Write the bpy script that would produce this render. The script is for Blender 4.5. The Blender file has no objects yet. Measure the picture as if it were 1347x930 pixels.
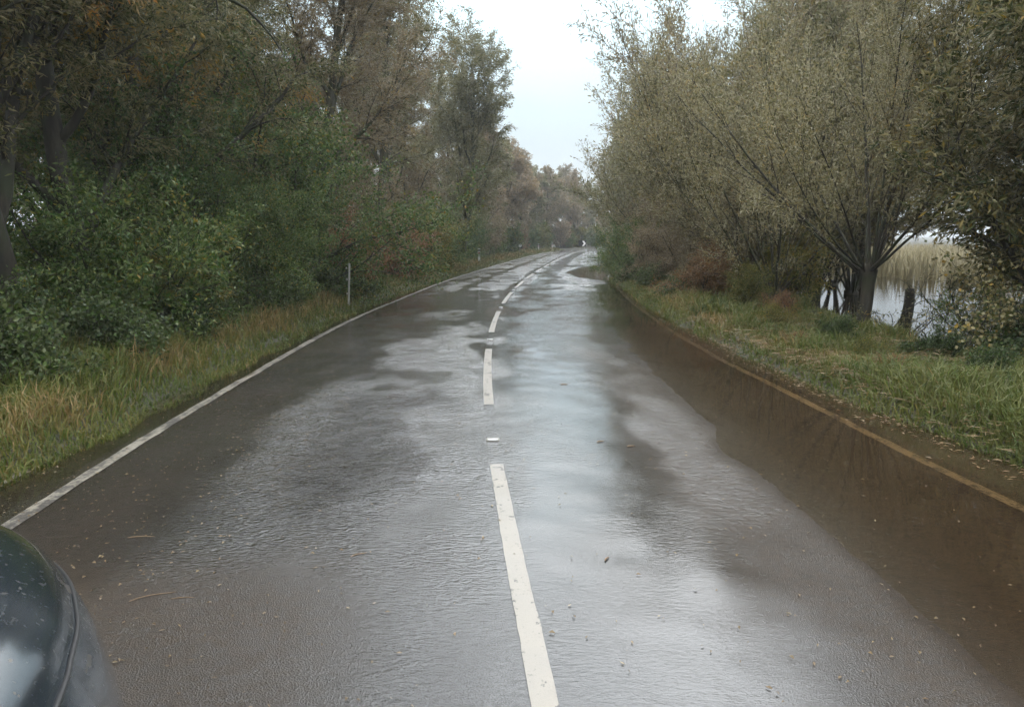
import bpy, bmesh, math, random
import numpy as np
from mathutils import Vector, Matrix
C = bpy.context.scene.collection
R = math.radians
rng = np.random.default_rng(11)
random.seed(5)

# ------------------------------------------------------------------ camera
EYE = 1.78
cam = bpy.data.objects.new('camera', bpy.data.cameras.new('camera'))
C.objects.link(cam)
cam.location = (0, 0, EYE)
cam.rotation_euler = (R(90 - 8.75), 0, 0)
cam.data.sensor_width = 36
cam.data.lens = 36 * 1000 / 1347
cam.data.clip_start = 0.05
cam.data.clip_end = 6000
bpy.context.scene.camera = cam

# ------------------------------------------------------------------ sky, sun, exposure
SUN_EL, SUN_ROT = R(48), R(200)
w = bpy.data.worlds.new('World')
bpy.context.scene.world = w
w.use_nodes = True
nt = w.node_tree
nt.nodes.clear()
def N(t, ty, **kw):
    n = t.nodes.new(ty)
    for k, v in kw.items():
        setattr(n, k, v)
    return n
sky = N(nt, 'ShaderNodeTexSky', sky_type='NISHITA', sun_disc=False)
sky.sun_elevation = SUN_EL; sky.sun_rotation = SUN_ROT
tc = N(nt, 'ShaderNodeTexCoord')
sep = N(nt, 'ShaderNodeSeparateXYZ')
nt.links.new(tc.outputs['Generated'], sep.inputs[0])
rp = N(nt, 'ShaderNodeValToRGB')      # overcast: three times brighter overhead than low down
cr = rp.color_ramp
stops = [(0.0, (6.7, 7.4, 7.7)), (0.16, (5.8, 7.1, 7.7)), (0.27, (6.0, 7.5, 8.1)),
         (0.43, (17.8, 18.3, 18.6)), (0.7, (25, 26.3, 27.5)), (1.0, (30, 31.5, 33))]
while len(cr.elements) < len(stops): cr.elements.new(0.5)
for e, (p_, c_) in zip(cr.elements, stops):
    e.position = p_; e.color = (c_[0] / 40, c_[1] / 40, c_[2] / 40, 1)
nt.links.new(sep.outputs[2], rp.inputs[0])
cn = N(nt, 'ShaderNodeTexNoise'); cn.inputs['Scale'].default_value = 2.2; cn.inputs['Detail'].default_value = 4
mp = N(nt, 'ShaderNodeMapping'); mp.inputs['Scale'].default_value = (1, 1, 3.5)
nt.links.new(tc.outputs['Generated'], mp.inputs[0]); nt.links.new(mp.outputs[0], cn.inputs['Vector'])
mr = N(nt, 'ShaderNodeMapRange'); mr.inputs['From Min'].default_value = .3; mr.inputs['From Max'].default_value = .7
mr.inputs['To Min'].default_value = 37.5; mr.inputs['To Max'].default_value = 42
nt.links.new(cn.outputs[0], mr.inputs[0])
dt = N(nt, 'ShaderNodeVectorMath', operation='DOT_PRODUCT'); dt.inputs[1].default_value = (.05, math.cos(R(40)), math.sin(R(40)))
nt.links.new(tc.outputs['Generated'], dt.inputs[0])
lb_ = N(nt, 'ShaderNodeMapRange', interpolation_type='SMOOTHERSTEP')      # bright lobe added to the sky high ahead, strengthens reflections on the wet road
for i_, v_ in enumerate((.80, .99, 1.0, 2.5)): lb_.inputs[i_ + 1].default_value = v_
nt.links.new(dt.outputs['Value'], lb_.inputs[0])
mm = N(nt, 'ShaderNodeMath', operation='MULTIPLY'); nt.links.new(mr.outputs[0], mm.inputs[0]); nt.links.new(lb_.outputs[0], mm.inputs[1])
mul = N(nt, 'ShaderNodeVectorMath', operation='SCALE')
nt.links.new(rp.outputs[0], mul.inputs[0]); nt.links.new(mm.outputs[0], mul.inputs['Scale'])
mx = N(nt, 'ShaderNodeMix', data_type='RGBA'); mx.inputs['Factor'].default_value = .94
nt.links.new(sky.outputs[0], mx.inputs['A']); nt.links.new(mul.outputs[0], mx.inputs['B'])
bg = N(nt, 'ShaderNodeBackground'); bg.inputs['Strength'].default_value = 0.1
out = N(nt, 'ShaderNodeOutputWorld')
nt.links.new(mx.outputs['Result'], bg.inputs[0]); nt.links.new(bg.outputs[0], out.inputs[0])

sl = bpy.data.lights.new('sun', 'SUN'); sl.energy = 1.5; sl.angle = R(25); sl.color = (1, .96, .9)
so = bpy.data.objects.new('sun', sl); C.objects.link(so)
so.rotation_euler = (R(90) - SUN_EL, 0, R(180) - SUN_ROT)
so.rotation_euler = (R(52), 0, R(-25))
sc = bpy.context.scene
sc.view_settings.view_transform = 'Standard'
sc.view_settings.look = 'None'
sc.view_settings.exposure = 0.1
sc.view_settings.gamma = 1
sc.view_settings.use_curve_mapping = False
sc.render.engine = 'CYCLES'
sc.cycles.max_bounces = 5; sc.cycles.diffuse_bounces = 2; sc.cycles.glossy_bounces = 2
sc.cycles.transparent_max_bounces = 8; sc.cycles.volume_bounces = 0
sc.cycles.transmission_bounces = 3
sc.cycles.use_adaptive_sampling = True; sc.cycles.adaptive_threshold = .07
sc.cycles.caustics_reflective = False; sc.cycles.caustics_refractive = False

# ------------------------------------------------------------------ tagging and mesh helpers
def tag(o, label=None, cat=None, group=None, kind=None):
    for k, v in (('label', label), ('category', cat), ('group', group), ('kind', kind)):
        if v: o[k] = v
    return o
def empty(name, loc, rz=0):
    o = bpy.data.objects.new(name, None); C.objects.link(o)
    o.location = loc; o.rotation_euler = (0, 0, rz); o.empty_display_size = .2
    return o
def link(name, me, mat, parent=None):
    o = bpy.data.objects.new(name, me); C.objects.link(o)
    if mat and not me.materials: me.materials.append(mat)
    if parent: o.parent = parent
    return o
def mesh(name, V, F, smooth=False, attrs=None):
    """V (n,3); F (m,k) or list of such arrays with one k each."""
    V = np.asarray(V, np.float32)
    Fs = F if isinstance(F, list) else [F]
    Fs = [np.asarray(f, np.int32) for f in Fs if len(f)]
    me = bpy.data.meshes.new(name)
    me.vertices.add(len(V)); me.vertices.foreach_set('co', V.ravel())
    idx = np.concatenate([f.ravel() for f in Fs])
    tot = np.concatenate([np.full(len(f), f.shape[1], np.int32) for f in Fs])
    st = np.concatenate([[0], np.cumsum(tot)[:-1]]).astype(np.int32)
    me.loops.add(len(idx)); me.loops.foreach_set('vertex_index', idx)
    me.polygons.add(len(tot)); me.polygons.foreach_set('loop_start', st)
    me.polygons.foreach_set('use_smooth', np.full(len(tot), smooth))
    me.update(calc_edges=True)
    for k, a in (attrs or {}).items():
        at = me.attributes.new(k, 'FLOAT', 'POINT'); at.data.foreach_set('value', np.asarray(a, np.float32))
    return me
def bm_mesh(name, bm, smooth=True):
    me = bpy.data.meshes.new(name); bm.to_mesh(me); bm.free()
    me.polygons.foreach_set('use_smooth', np.full(len(me.polygons), smooth))
    return me
def bm_box(bm, c, s, rot=None, bev=0):
    r = bmesh.ops.create_cube(bm, size=1)
    M = Matrix.Translation(c) @ (rot or Matrix.Identity(4)) @ Matrix.Diagonal((*s, 1))
    bmesh.ops.transform(bm, matrix=M, verts=r['verts'])
    if bev:
        es = {e for v in r['verts'] for e in v.link_edges}
        bmesh.ops.bevel(bm, geom=list(es), offset=bev, segments=2, affect='EDGES')
def bm_cyl(bm, c, r1, r2, h, seg=16, rot=None):
    r = bmesh.ops.create_cone(bm, cap_ends=True, segments=seg, radius1=r1, radius2=r2, depth=h)
    bmesh.ops.transform(bm, matrix=Matrix.Translation(c) @ (rot or Matrix.Identity(4)), verts=r['verts'])

def hash2(i, j, seed):
    n = (i.astype(np.int64) * 374761393 + j.astype(np.int64) * 668265263 + seed * 1442695041) & 0xffffffff
    n = ((n ^ (n >> 13)) * 1274126177) & 0xffffffff
    return ((n ^ (n >> 16)) & 0xffff) / 65535.0
def vnoise(x, y, seed=0, oct=3):
    x = np.asarray(x, float); y = np.asarray(y, float)
    tot = 0; amp = 1; s = 0
    for o in range(oct):
        i = np.floor(x); j = np.floor(y); fx = x - i; fy = y - j
        fx = fx * fx * (3 - 2 * fx); fy = fy * fy * (3 - 2 * fy)
        a = hash2(i, j, seed + o); b = hash2(i + 1, j, seed + o); c = hash2(i, j + 1, seed + o); d = hash2(i + 1, j + 1, seed + o)
        tot = tot + amp * ((a * (1 - fx) + b * fx) * (1 - fy) + (c * (1 - fx) + d * fx) * fy)
        s += amp; amp *= .5; x = x * 2.03 + 17; y = y * 2.03 + 5
    return tot / s * 2 - 1
def sst(a, b, x):
    t = np.clip((np.asarray(x, float) - a) / (b - a), 0, 1); return t * t * (3 - 2 * t)
def gau(x, c, s): return np.exp(-((x - c) / s) ** 2)

# ------------------------------------------------------------------ road course: heading integrated along s
DS = .25
S = np.arange(-30, 230, DS)
hk = np.interp(S, [-30, 0, 4, 10, 15, 21, 28, 38, 53, 70, 84, 95, 110, 130, 160, 230],
               [-.085, -.085, -.085, -.03, .01, .05, .08, .105, .112, .125, .16, .24, .42, .75, 1.15, 1.35])
k = np.ones(9) / 9; hk = np.convolve(np.pad(hk, 4, 'edge'), k, 'valid')
i0 = int(30 / DS)
CX = np.cumsum(np.sin(hk) * DS); CY = np.cumsum(np.cos(hk) * DS)
CX += .40 - CX[i0]; CY += 0 - CY[i0]
def P(s, t):
    s = np.asarray(s, float); t = np.asarray(t, float)
    h = np.interp(s, S, hk)
    return np.interp(s, S, CX) + t * np.cos(h), np.interp(s, S, CY) - t * np.sin(h)
def ST(x, y):
    x = np.asarray(x, float).ravel(); y = np.asarray(y, float).ravel()
    s = np.zeros(len(x)); t = np.zeros(len(x))
    for a in range(0, len(x), 8000):
        X = x[a:a + 8000, None]; Y = y[a:a + 8000, None]
        d = (X - CX[None, ::2]) ** 2 + (Y - CY[None, ::2]) ** 2
        i = d.argmin(1) * 2
        dx = X[:, 0] - CX[i]; dy = Y[:, 0] - CY[i]; hh = hk[i]
        al = dx * np.sin(hh) + dy * np.cos(hh)
        t[a:a + 8000] = dx * np.cos(hh) - dy * np.sin(hh)
        s[a:a + 8000] = S[i] + np.where(np.abs(al) < 2, al, 0)
        far = np.abs(al) >= 2
        t[a:a + 8000][far] = np.sign(t[a:a + 8000][far]) * np.sqrt(d[far].min(1))
    return s, t

# heights above the flood level (z = 0)
TL, TR = -3.12, 3.52            # the two edge lines
def H(s, t):
    s = np.asarray(s, float); t = np.asarray(t, float)
    n1 = vnoise(s * .35, t * .9, 3, 3); n2 = vnoise(s * 1.6, t * 2.2, 9, 3)
    z = .034 + .006 * n1 + .0045 * n2 + .0042 * vnoise(s * 4, t * 5, 13, 4)
    # right side dips under the flood
    tr = 1.75 + .35 * np.interp(s, [2, 4, 6, 9, 14, 22, 30, 40], [-.6, -1.0, -.6, .0, .8, 1.6, 2.0, 2.0]) + .22 * vnoise(s * .5, 0 * s, 21, 3)
    tr = tr - 1.35 * gau(s, 39, 6) + .75 * gau(s, 30.5, 2.2) + 1.0 * sst(46, 50, s)
    dip = np.clip(t - tr, -1, 3) + .5
    z = z - .052 * sst(-.1, 1.5, dip) - .032 * np.clip(t - tr - .3, 0, 2.2) * (1 - .4 * sst(26, 36, s)) * (1 + .8 * sst(9, 12, s))
    # left gutter
    z = z - .030 * sst(-1.5, -2.6, t) * gau(s, 9.5, 4.5) - .03 * sst(-2.2, -3.0, t) * gau(s, 22, 5) - .028 * sst(-3.0, -3.5, t)
    z = z - .02 * gau(t, -2.0, .8) * gau(s, 4.2, 1.2)
    road = z
    # left verge
    zl = -.02 + .16 * sst(-3.45, -4.5, t) + .16 * sst(-4.7, -8, t) + .03 * vnoise(s * .8, t * 1.1, 31, 3) * sst(-3.8, -4.3, t)
    zl = np.where(t < -3.45, zl, road)
    edge = np.interp(s, [5, 6, 7, 10.5, 14, 21], [4.18, 3.92, 3.78, 3.68, 3.62, 3.6]) + .12 * vnoise(s * .9, s * 0, 41, 2)
    zr0 = np.minimum(road, -.03)
    zr = zr0 + (.10 - zr0) * sst(edge - .1, edge + .4, t) + .05 * vnoise(s * .7, t * .9, 51, 3) * sst(edge, edge + .6, t) + .06 * sst(5, 6.2, t)
    fall = 7.0 + 2.2 * sst(15, 30, s) + .5 * vnoise(s * .3, s * 0, 61, 2)
    zr = zr - .75 * sst(fall - .6, fall + 2.2, t) + .75 * sst(44, 52, t)
    return np.where(t < -3.45, zl, np.where(t > 3.6, zr, road))

# ------------------------------------------------------------------ material helpers
def newmat(name):
    m = bpy.data.materials.new(name); m.use_nodes = True
    t = m.node_tree; t.nodes.clear()
    o = N(t, 'ShaderNodeOutputMaterial')
    return m, t, o
def L(t, a, b): t.links.new(a, b)
def noise(t, scale, detail=4, rough=.55, vec=None, stretch=None, rot=None, dist=0):
    n = N(t, 'ShaderNodeTexNoise'); n.inputs['Scale'].default_value = scale
    n.inputs['Detail'].default_value = detail; n.inputs['Roughness'].default_value = rough; n.inputs['Distortion'].default_value = dist
    if vec is None:
        vec = N(t, 'ShaderNodeTexCoord').outputs['Object']
    if stretch:
        m = N(t, 'ShaderNodeMapping'); m.inputs['Scale'].default_value = stretch
        if rot: m.inputs['Rotation'].default_value = rot
        L(t, vec, m.inputs[0]); vec = m.outputs[0]
    L(t, vec, n.inputs['Vector'])
    return n.outputs[0]
def ramp(t, fac, st, interp='LINEAR'):
    r = N(t, 'ShaderNodeValToRGB'); r.color_ramp.interpolation = interp
    while len(r.color_ramp.elements) < len(st): r.color_ramp.elements.new(.5)
    for e, (p_, c_) in zip(r.color_ramp.elements, st):
        e.position = p_; e.color = (*c_, 1) if len(c_) == 3 else c_
    L(t, fac, r.inputs[0]); return r.outputs[0]
def rmap(t, v, a, b, c, d):
    m = N(t, 'ShaderNodeMapRange')
    for i, x in enumerate((a, b, c, d)): m.inputs[i + 1].default_value = x
    L(t, v, m.inputs[0]); return m.outputs[0]
def mixc(t, f, a, b, blend='MIX'):
    m = N(t, 'ShaderNodeMix', data_type='RGBA', blend_type=blend)
    for s_, v in (('Factor', f), ('A', a), ('B', b)):
        if isinstance(v, (int, float)): m.inputs[s_].default_value = v
        elif isinstance(v, tuple): m.inputs[s_].default_value = (*v, 1)
        else: L(t, v, m.inputs[s_])
    return m.outputs['Result']
def mth(t, op, a, b=None):
    m = N(t, 'ShaderNodeMath', operation=op)
    for i, v in enumerate((a, b)):
        if v is None: continue
        if isinstance(v, (int, float)): m.inputs[i].default_value = v
        else: L(t, v, m.inputs[i])
    return m.outputs[0]
def attr(t, name): return N(t, 'ShaderNodeAttribute', attribute_name=name).outputs['Fac']
def bump(t, h, dist, strength=1, normal=None):
    b = N(t, 'ShaderNodeBump'); b.inputs['Distance'].default_value = dist
    if isinstance(strength, (int, float)): b.inputs['Strength'].default_value = strength
    else: L(t, strength, b.inputs['Strength'])
    L(t, h, b.inputs['Height'])
    if normal is not None: L(t, normal, b.inputs['Normal'])
    return b.outputs[0]
def setin(t, n, **kw):
    for k_, v in kw.items():
        s_ = n.inputs[k_.replace('_', ' ')]
        if isinstance(v, (int, float)): s_.default_value = v
        elif isinstance(v, tuple): s_.default_value = (*v, 1) if len(v) == 3 else v
        else: L(t, v, s_)

def leafmat(name, cols, under, trans=.38, rough=.45):
    m, t, o = newmat(name)
    n = len(cols)
    c = ramp(t, attr(t, 'tint'), [(i / (n - 1), c_) for i, c_ in enumerate(cols)])
    g = N(t, 'ShaderNodeNewGeometry')
    oi = N(t, 'ShaderNodeObjectInfo')
    c = mixc(t, mth(t, 'MULTIPLY', g.outputs['Backfacing'], .75), c, under)
    hv = N(t, 'ShaderNodeHueSaturation')
    L(t, c, hv.inputs['Color']); L(t, rmap(t, oi.outputs['Random'], 0, 1, .8, 1.2), hv.inputs['Value'])
    L(t, rmap(t, oi.outputs['Random'], 0, 1, .515, .49), hv.inputs['Hue'])
    c = hv.outputs[0]
    b = N(t, 'ShaderNodeBsdfPrincipled'); setin(t, b, Base_Color=c, Roughness=rough)
    b.inputs['Specular IOR Level'].default_value = .4
    tr = N(t, 'ShaderNodeBsdfTranslucent'); L(t, c, tr.inputs[0])
    s_ = N(t, 'ShaderNodeMixShader'); s_.inputs[0].default_value = trans
    L(t, b.outputs[0], s_.inputs[1]); L(t, tr.outputs[0], s_.inputs[2]); L(t, s_.outputs[0], o.inputs[0])
    return m
def barkmat(name, a, b_, moss=None):
    m, t, o = newmat(name)
    n = noise(t, 9, 5, .6, stretch=(1, 1, .25))
    c = ramp(t, n, [(.3, a), (.7, b_)])
    if moss:
        c = mixc(t, ramp(t, noise(t, 2.2, 3), [(.48, (0, 0, 0)), (.62, (1, 1, 1))]), c, moss)
    p_ = N(t, 'ShaderNodeBsdfPrincipled'); setin(t, p_, Base_Color=c, Roughness=.8, Normal=bump(t, n, .03, .9))
    L(t, p_.outputs[0], o.inputs[0]); return m
def plain(name, col, rough=.5, metal=0, var=.15, scale=20, coat=0):
    m, t, o = newmat(name)
    n = noise(t, scale, 4)
    c = mixc(t, n, tuple(x * (1 - var) for x in col), tuple(min(1, x * (1 + var)) for x in col))
    p_ = N(t, 'ShaderNodeBsdfPrincipled'); setin(t, p_, Base_Color=c, Roughness=rough, Metallic=metal, Normal=bump(t, n, .002, .3))
    p_.inputs['Coat Weight'].default_value = coat; p_.inputs['Coat Roughness'].default_value = .03
    L(t, p_.outputs[0], o.inputs[0]); return m

# road: wet asphalt; attributes film (smooth running film), ripple (ripple height), silt
def road_mat():
    m, t, o = newmat('wet_asphalt')
    oc = N(t, 'ShaderNodeTexCoord').outputs['Object']
    film, rip, silt = attr(t, 'film'), attr(t, 'ripple'), attr(t, 'silt')
    agg = N(t, 'ShaderNodeTexVoronoi'); agg.inputs['Scale'].default_value = 130; L(t, oc, agg.inputs['Vector'])
    agg2 = noise(t, 230, 2, .5, oc)
    base = ramp(t, agg2, [(.3, (.006, .0055, .005)), (.62, (.017, .0145, .012)), (.8, (.085, .075, .065))])
    big = noise(t, 1.3, 2, .6, oc)
    base = mixc(t, rmap(t, big, .35, .7, .0, .5), base, (.011, .009, .0075))
    sn = noise(t, 14, 3, .7, oc, (1, 1.6, 1))
    sf = mth(t, 'MULTIPLY', silt, rmap(t, sn, .35, .6, .55, 1))
    base = mixc(t, mth(t, 'MULTIPLY', sf, rmap(t, agg2, .35, .65, 1, .6)), base, (.044, .030, .019))
    hagg = mth(t, 'ADD', mth(t, 'MULTIPLY', agg.outputs['Distance'], 1.1), agg2)
    inv = mth(t, 'SUBTRACT', 1, film)
    bn = bump(t, hagg, .004, .8)
    # ripples: short crests across the flow
    r1 = noise(t, 14, 1, .5, oc, (.6, 1.7, 1), (0, 0, R(28)), 1.1)
    r2 = noise(t, 38, 1, .5, oc, (.75, 1.5, 1), (0, 0, R(-14)), .6)
    r1 = mth(t, 'SUBTRACT', 1, mth(t, 'ABSOLUTE', mth(t, 'MULTIPLY', mth(t, 'SUBTRACT', r1, .5), 2.6)))   # sharp crests
    rh = mth(t, 'ADD', mth(t, 'MULTIPLY', r1, .26), mth(t, 'MULTIPLY', r2, .30))
    patch = rmap(t, noise(t, .8, 2, .6, oc, (1, .6, 1)), .36, .62, .05, 1.5)
    cn_ = bump(t, rh, .22, mth(t, 'MULTIPLY', rip, patch))
    cn_ = bump(t, hagg, .0022, mth(t, 'MULTIPLY', inv, 1.0), cn_)
    p_ = N(t, 'ShaderNodeBsdfPrincipled')
    setin(t, p_, Base_Color=base, Roughness=.45, Normal=bn, Coat_Weight=mth(t, 'SUBTRACT', 1, mth(t, 'MULTIPLY', sf, .6)), Coat_IOR=1.68,
          Coat_Roughness=rmap(t, film, 0, 1, .035, .055), Coat_Normal=cn_)
    p_.inputs['Specular IOR Level'].default_value = .15
    L(t, p_.outputs[0], o.inputs[0]); return m

def water_mat():
    m, t, o = newmat('flood_water')
    oc = N(t, 'ShaderNodeTexCoord').outputs['Object']
    dep = attr(t, 'depth'); rip = attr(t, 'ripple')
    h1 = noise(t, 7, 3, .5, oc, (.6, 1.5, 1), (0, 0, R(12)), .5)
    h2 = noise(t, 1.8, 2, .5, oc, (.7, 1.3, 1))
    nn = bump(t, mth(t, 'ADD', mth(t, 'MULTIPLY', h1, .5), mth(t, 'MULTIPLY', h2, 1.2)), .02, rip)
    mud = mixc(t, rmap(t, noise(t, 1.1, 4, .65, oc, (1, .5, 1)), .35, .65, 0, 1), (.036, .026, .016), (.078, .056, .034))
    df = N(t, 'ShaderNodeBsdfDiffuse'); L(t, mud, df.inputs[0])
    tr = N(t, 'ShaderNodeBsdfTransparent')
    L(t, mixc(t, rmap(t, dep, 0, .06, 0, 1), (.95, .93, .89), (.80, .68, .52)), tr.inputs[0])
    op = rmap(t, mth(t, 'EXPONENT', mth(t, 'MULTIPLY', mth(t, 'MULTIPLY', dep, dep), -110)), 1, 0, .02, .92)
    s1 = N(t, 'ShaderNodeMixShader'); L(t, op, s1.inputs[0]); L(t, tr.outputs[0], s1.inputs[1]); L(t, df.outputs[0], s1.inputs[2])
    gl = N(t, 'ShaderNodeBsdfGlossy'); gl.inputs['Roughness'].default_value = .015; L(t, nn, gl.inputs['Normal'])
    fr = N(t, 'ShaderNodeFresnel'); fr.inputs[0].default_value = 1.52; L(t, nn, fr.inputs['Normal'])
    bf = N(t, 'ShaderNodeNewGeometry').outputs['Backfacing']
    s2 = N(t, 'ShaderNodeMixShader'); L(t, mth(t, 'MULTIPLY', fr.outputs[0], mth(t, 'SUBTRACT', 1, bf)), s2.inputs[0]); L(t, s1.outputs[0], s2.inputs[1]); L(t, gl.outputs[0], s2.inputs[2])
    L(t, s2.outputs[0], o.inputs[0]); return m

def ground_mat():
    m, t, o = newmat('wet_earth')
    oc = N(t, 'ShaderNodeTexCoord').outputs['Object']
    n = noise(t, 2.5, 6, .65, oc); f = noise(t, 40, 4, .6, oc)
    c = ramp(t, n, [(.3, (.022, .028, .012)), (.5, (.045, .045, .02)), (.7, (.07, .055, .03))])
    c = mixc(t, rmap(t, f, .3, .7, 0, .6), c, (.025, .02, .013))
    p_ = N(t, 'ShaderNodeBsdfPrincipled')
    setin(t, p_, Base_Color=c, Roughness=.7, Normal=bump(t, mth(t, 'ADD', n, f), .04, .8))
    L(t, p_.outputs[0], o.inputs[0]); return m

def paint_mat(name, col, wear_lo, wear_hi):
    m, t, o = newmat(name)
    oc = N(t, 'ShaderNodeTexCoord').outputs['Object']
    n = noise(t, 22, 5, .7, oc); f = noise(t, 120, 3, .6, oc); cr_ = noise(t, 7, 4, .7, oc, (1, .35, 1))
    worn = ramp(t, mth(t, 'ADD', mth(t, 'MULTIPLY', n, .5), mth(t, 'MULTIPLY', cr_, .5)), [(wear_lo, (0, 0, 0)), (wear_hi, (1, 1, 1))])
    c = mixc(t, rmap(t, f, .3, .7, 0, .35), col, tuple(x * .72 for x in col))
    c = mixc(t, rmap(t, noise(t, 3, 4, .6, oc), .45, .75, 0, .4), c, (.30, .26, .20))
    c = mixc(t, worn, (.05, .045, .04), c)
    p_ = N(t, 'ShaderNodeBsdfPrincipled')
    setin(t, p_, Base_Color=c, Roughness=.5, Normal=bump(t, f, .002, .6), Coat_Weight=.2, Coat_Roughness=.12)
    L(t, p_.outputs[0], o.inputs[0]); return m

M = {}
M['road'] = road_mat(); M['water'] = water_mat(); M['ground'] = ground_mat()
M['dash'] = paint_mat('white_dash_paint', (.25, .228, .195), .42, .46)
M['edge'] = paint_mat('worn_edge_paint', (.27, .245, .20), .46, .54)
M['edge_right'] = paint_mat('submerged_edge_paint', (.40, .33, .21), .42, .50)
M['willow'] = leafmat('willow_leaf', [(0.0909, 0.0918, 0.0325), (0.159, 0.152, 0.0596), (0.231, 0.201, 0.0865), (0.304, 0.232, 0.0865), (0.243, 0.152, 0.065)], (0.316, 0.294, 0.185))
M['willow_dark'] = leafmat('dark_willow_leaf', [(0.0467, 0.0612, 0.0191), (0.0956, 0.108, 0.0294), (0.181, 0.154, 0.0515), (0.425, 0.252, 0.0441), (0.425, 0.18, 0.0441)], (0.297, 0.252, 0.132))
M['hawthorn'] = leafmat('hawthorn_leaf', [(0.0364, 0.0784, 0.0185), (0.0688, 0.131, 0.0264), (0.131, 0.169, 0.033), (0.284, 0.206, 0.033), (0.303, 0.0934, 0.0264)], (0.142, 0.187, 0.066))
M['russet'] = leafmat('russet_leaf', [(0.117, 0.0702, 0.0317), (0.214, 0.0936, 0.0403), (0.332, 0.133, 0.0504), (0.273, 0.187, 0.0576), (0.117, 0.125, 0.0432)], (0.273, 0.172, 0.101))
M['tan'] = leafmat('tan_willow_leaf', [(0.136, 0.116, 0.0598), (0.233, 0.177, 0.0927), (0.286, 0.211, 0.114), (0.328, 0.246, 0.0927), (0.164, 0.164, 0.0713)], (0.301, 0.259, 0.186))
M['yellow'] = leafmat('yellowing_leaf', [(0.0486, 0.07, 0.0132), (0.109, 0.129, 0.022), (0.194, 0.163, 0.0264), (0.316, 0.21, 0.0264), (0.341, 0.163, 0.0264)], (0.219, 0.199, 0.0616))
M['bramble'] = leafmat('bramble_leaf', [(0.0225, 0.0438, 0.0126), (0.045, 0.0813, 0.018), (0.075, 0.125, 0.027), (0.12, 0.138, 0.027), (0.21, 0.125, 0.027)], (0.105, 0.125, 0.054))
M['blade'] = leafmat('grass_blade', [(0.0314, 0.0554, 0.0108), (0.0627, 0.102, 0.018), (0.115, 0.129, 0.027), (0.209, 0.158, 0.054), (0.314, 0.213, 0.099)], (0.104, 0.111, 0.036), .25, .5)
M['reed'] = leafmat('reed', [(.2, .17, .09), (.32, .26, .15), (.40, .33, .2)], (.3, .25, .15), .2, .6)
M['bark_dark'] = barkmat('dark_wet_bark', (.014, .013, .009), (.05, .043, .029), (.03, .036, .016))
M['bark_olive'] = barkmat('olive_willow_bark', (.03, .03, .018), (.075, .07, .042), (.05, .06, .025))
M['twig'] = barkmat('twig_bark', (.035, .03, .018), (.07, .058, .035))

# ------------------------------------------------------------------ ground, road, water
def axis(spans):
    a = []
    for lo, hi, st in spans: a.append(np.arange(lo, hi, st))
    return np.concatenate(a + [[spans[-1][1]]])
def grid_faces(nx, ny):
    i = np.arange(nx * ny).reshape(ny, nx)
    return np.stack([i[:-1, :-1], i[:-1, 1:], i[1:, 1:], i[1:, :-1]], -1).reshape(-1, 4)

gx = axis([(-1600, -200, 200), (-200, -40, 16), (-40, -12, 2), (-12, -2, .25), (-2, 2, .5), (2, 12, .25), (12, 30, .8), (30, 60, 3), (60, 200, 14), (200, 1600, 200)])
gy = axis([(-1600, -100, 250), (-100, -10, 9), (-10, 0, 1), (0, 20, .25), (20, 60, .6), (60, 130, 1.5), (130, 300, 17), (300, 2400, 210)])
X, Y = np.meshgrid(gx, gy)
s_, t_ = ST(X, Y)
z = H(s_, t_)
z = np.where((t_ > -3.5) & (t_ < 3.55), z - .06, z)
link('ground', mesh('ground', np.stack([X.ravel(), Y.ravel(), z], 1), grid_faces(len(gx), len(gy)), True), M['ground'])['kind'] = 'structure'

rs = axis([(-12, 2, .3), (2, 14, .07), (14, 40, .2), (40, 200, .6)])
rt = np.concatenate([[-3.76], np.linspace(-3.7, 3.72, 110), [3.78]])
T_, S_ = np.meshgrid(rt, rs)
x, y = P(S_.ravel(), T_.ravel()); sv, tv = S_.ravel(), T_.ravel()
z = H(sv, np.clip(tv, -3.44, 3.59)) - .1 * ((tv < -3.73) | (tv > 3.75)) - .012 * sst(-3.45, -3.7, tv)
wob = vnoise(sv * .5, tv * .8, 71, 4)
wob2 = vnoise(sv * 1.5, tv * 2, 75, 3)
# smooth film down the crown and right lane, rough aggregate showing at the near left and near right
film = .42 + .58 * gau(tv, .95 + .02 * sv, 1.15 + .03 * sv) + .25 * wob
film = np.clip(film + .5 * gau(tv, -2.7, .7) + .35 * sst(8, 16, sv) - .45 * gau(tv, -1.9, 1.1) * gau(sv, 2.8, 1.6) - .6 * gau(tv, 2.1, .8) * gau(sv, 3, 2.0) - .35 * sst(4.2, 2.2, sv) * (1 - .7 * gau(tv, .75, .5)), 0, 1)
ripple = gau(tv, -1.05 - .5 * sst(6, 3, sv), .95) * gau(sv, 6.5, 5.5) * 1.1 + .75 * gau(tv, 1.75, .6) * gau(sv, 7.5, 2.6) + .2 * gau(tv, -1, 2.0) * sst(8, 12, sv) + .55 * sst(18, 36, sv)
ripple = ripple * (1 - .8 * sst(.05, .4, tv) * (1 - sst(1.0, 1.35, tv))) * np.clip(.75 + .9 * wob, .15, 1.4)
ripple = ripple * (1 - .9 * gau(sv, 46.5 + .8 * wob, 1.3)) * (1 - .8 * gau(sv, 19.5 + wob, 1.2) * sst(.5, -.5, tv)) * (1 - .95 * gau(tv, -.22 + .1 * wob, .13) * sst(14, 18, sv)) * (1 - .9 * gau(tv, -1.7, .25) * sst(17, 20, sv))
ripple = ripple * (.12 + .88 * sst(-.002, .022, z)); film = np.maximum(film, .8 * sst(.018, -.002, z))
ripple = np.clip(ripple * (1 - .55 * gau(sv, 2.2, 1.3)), 0.05, 1.3)
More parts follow.
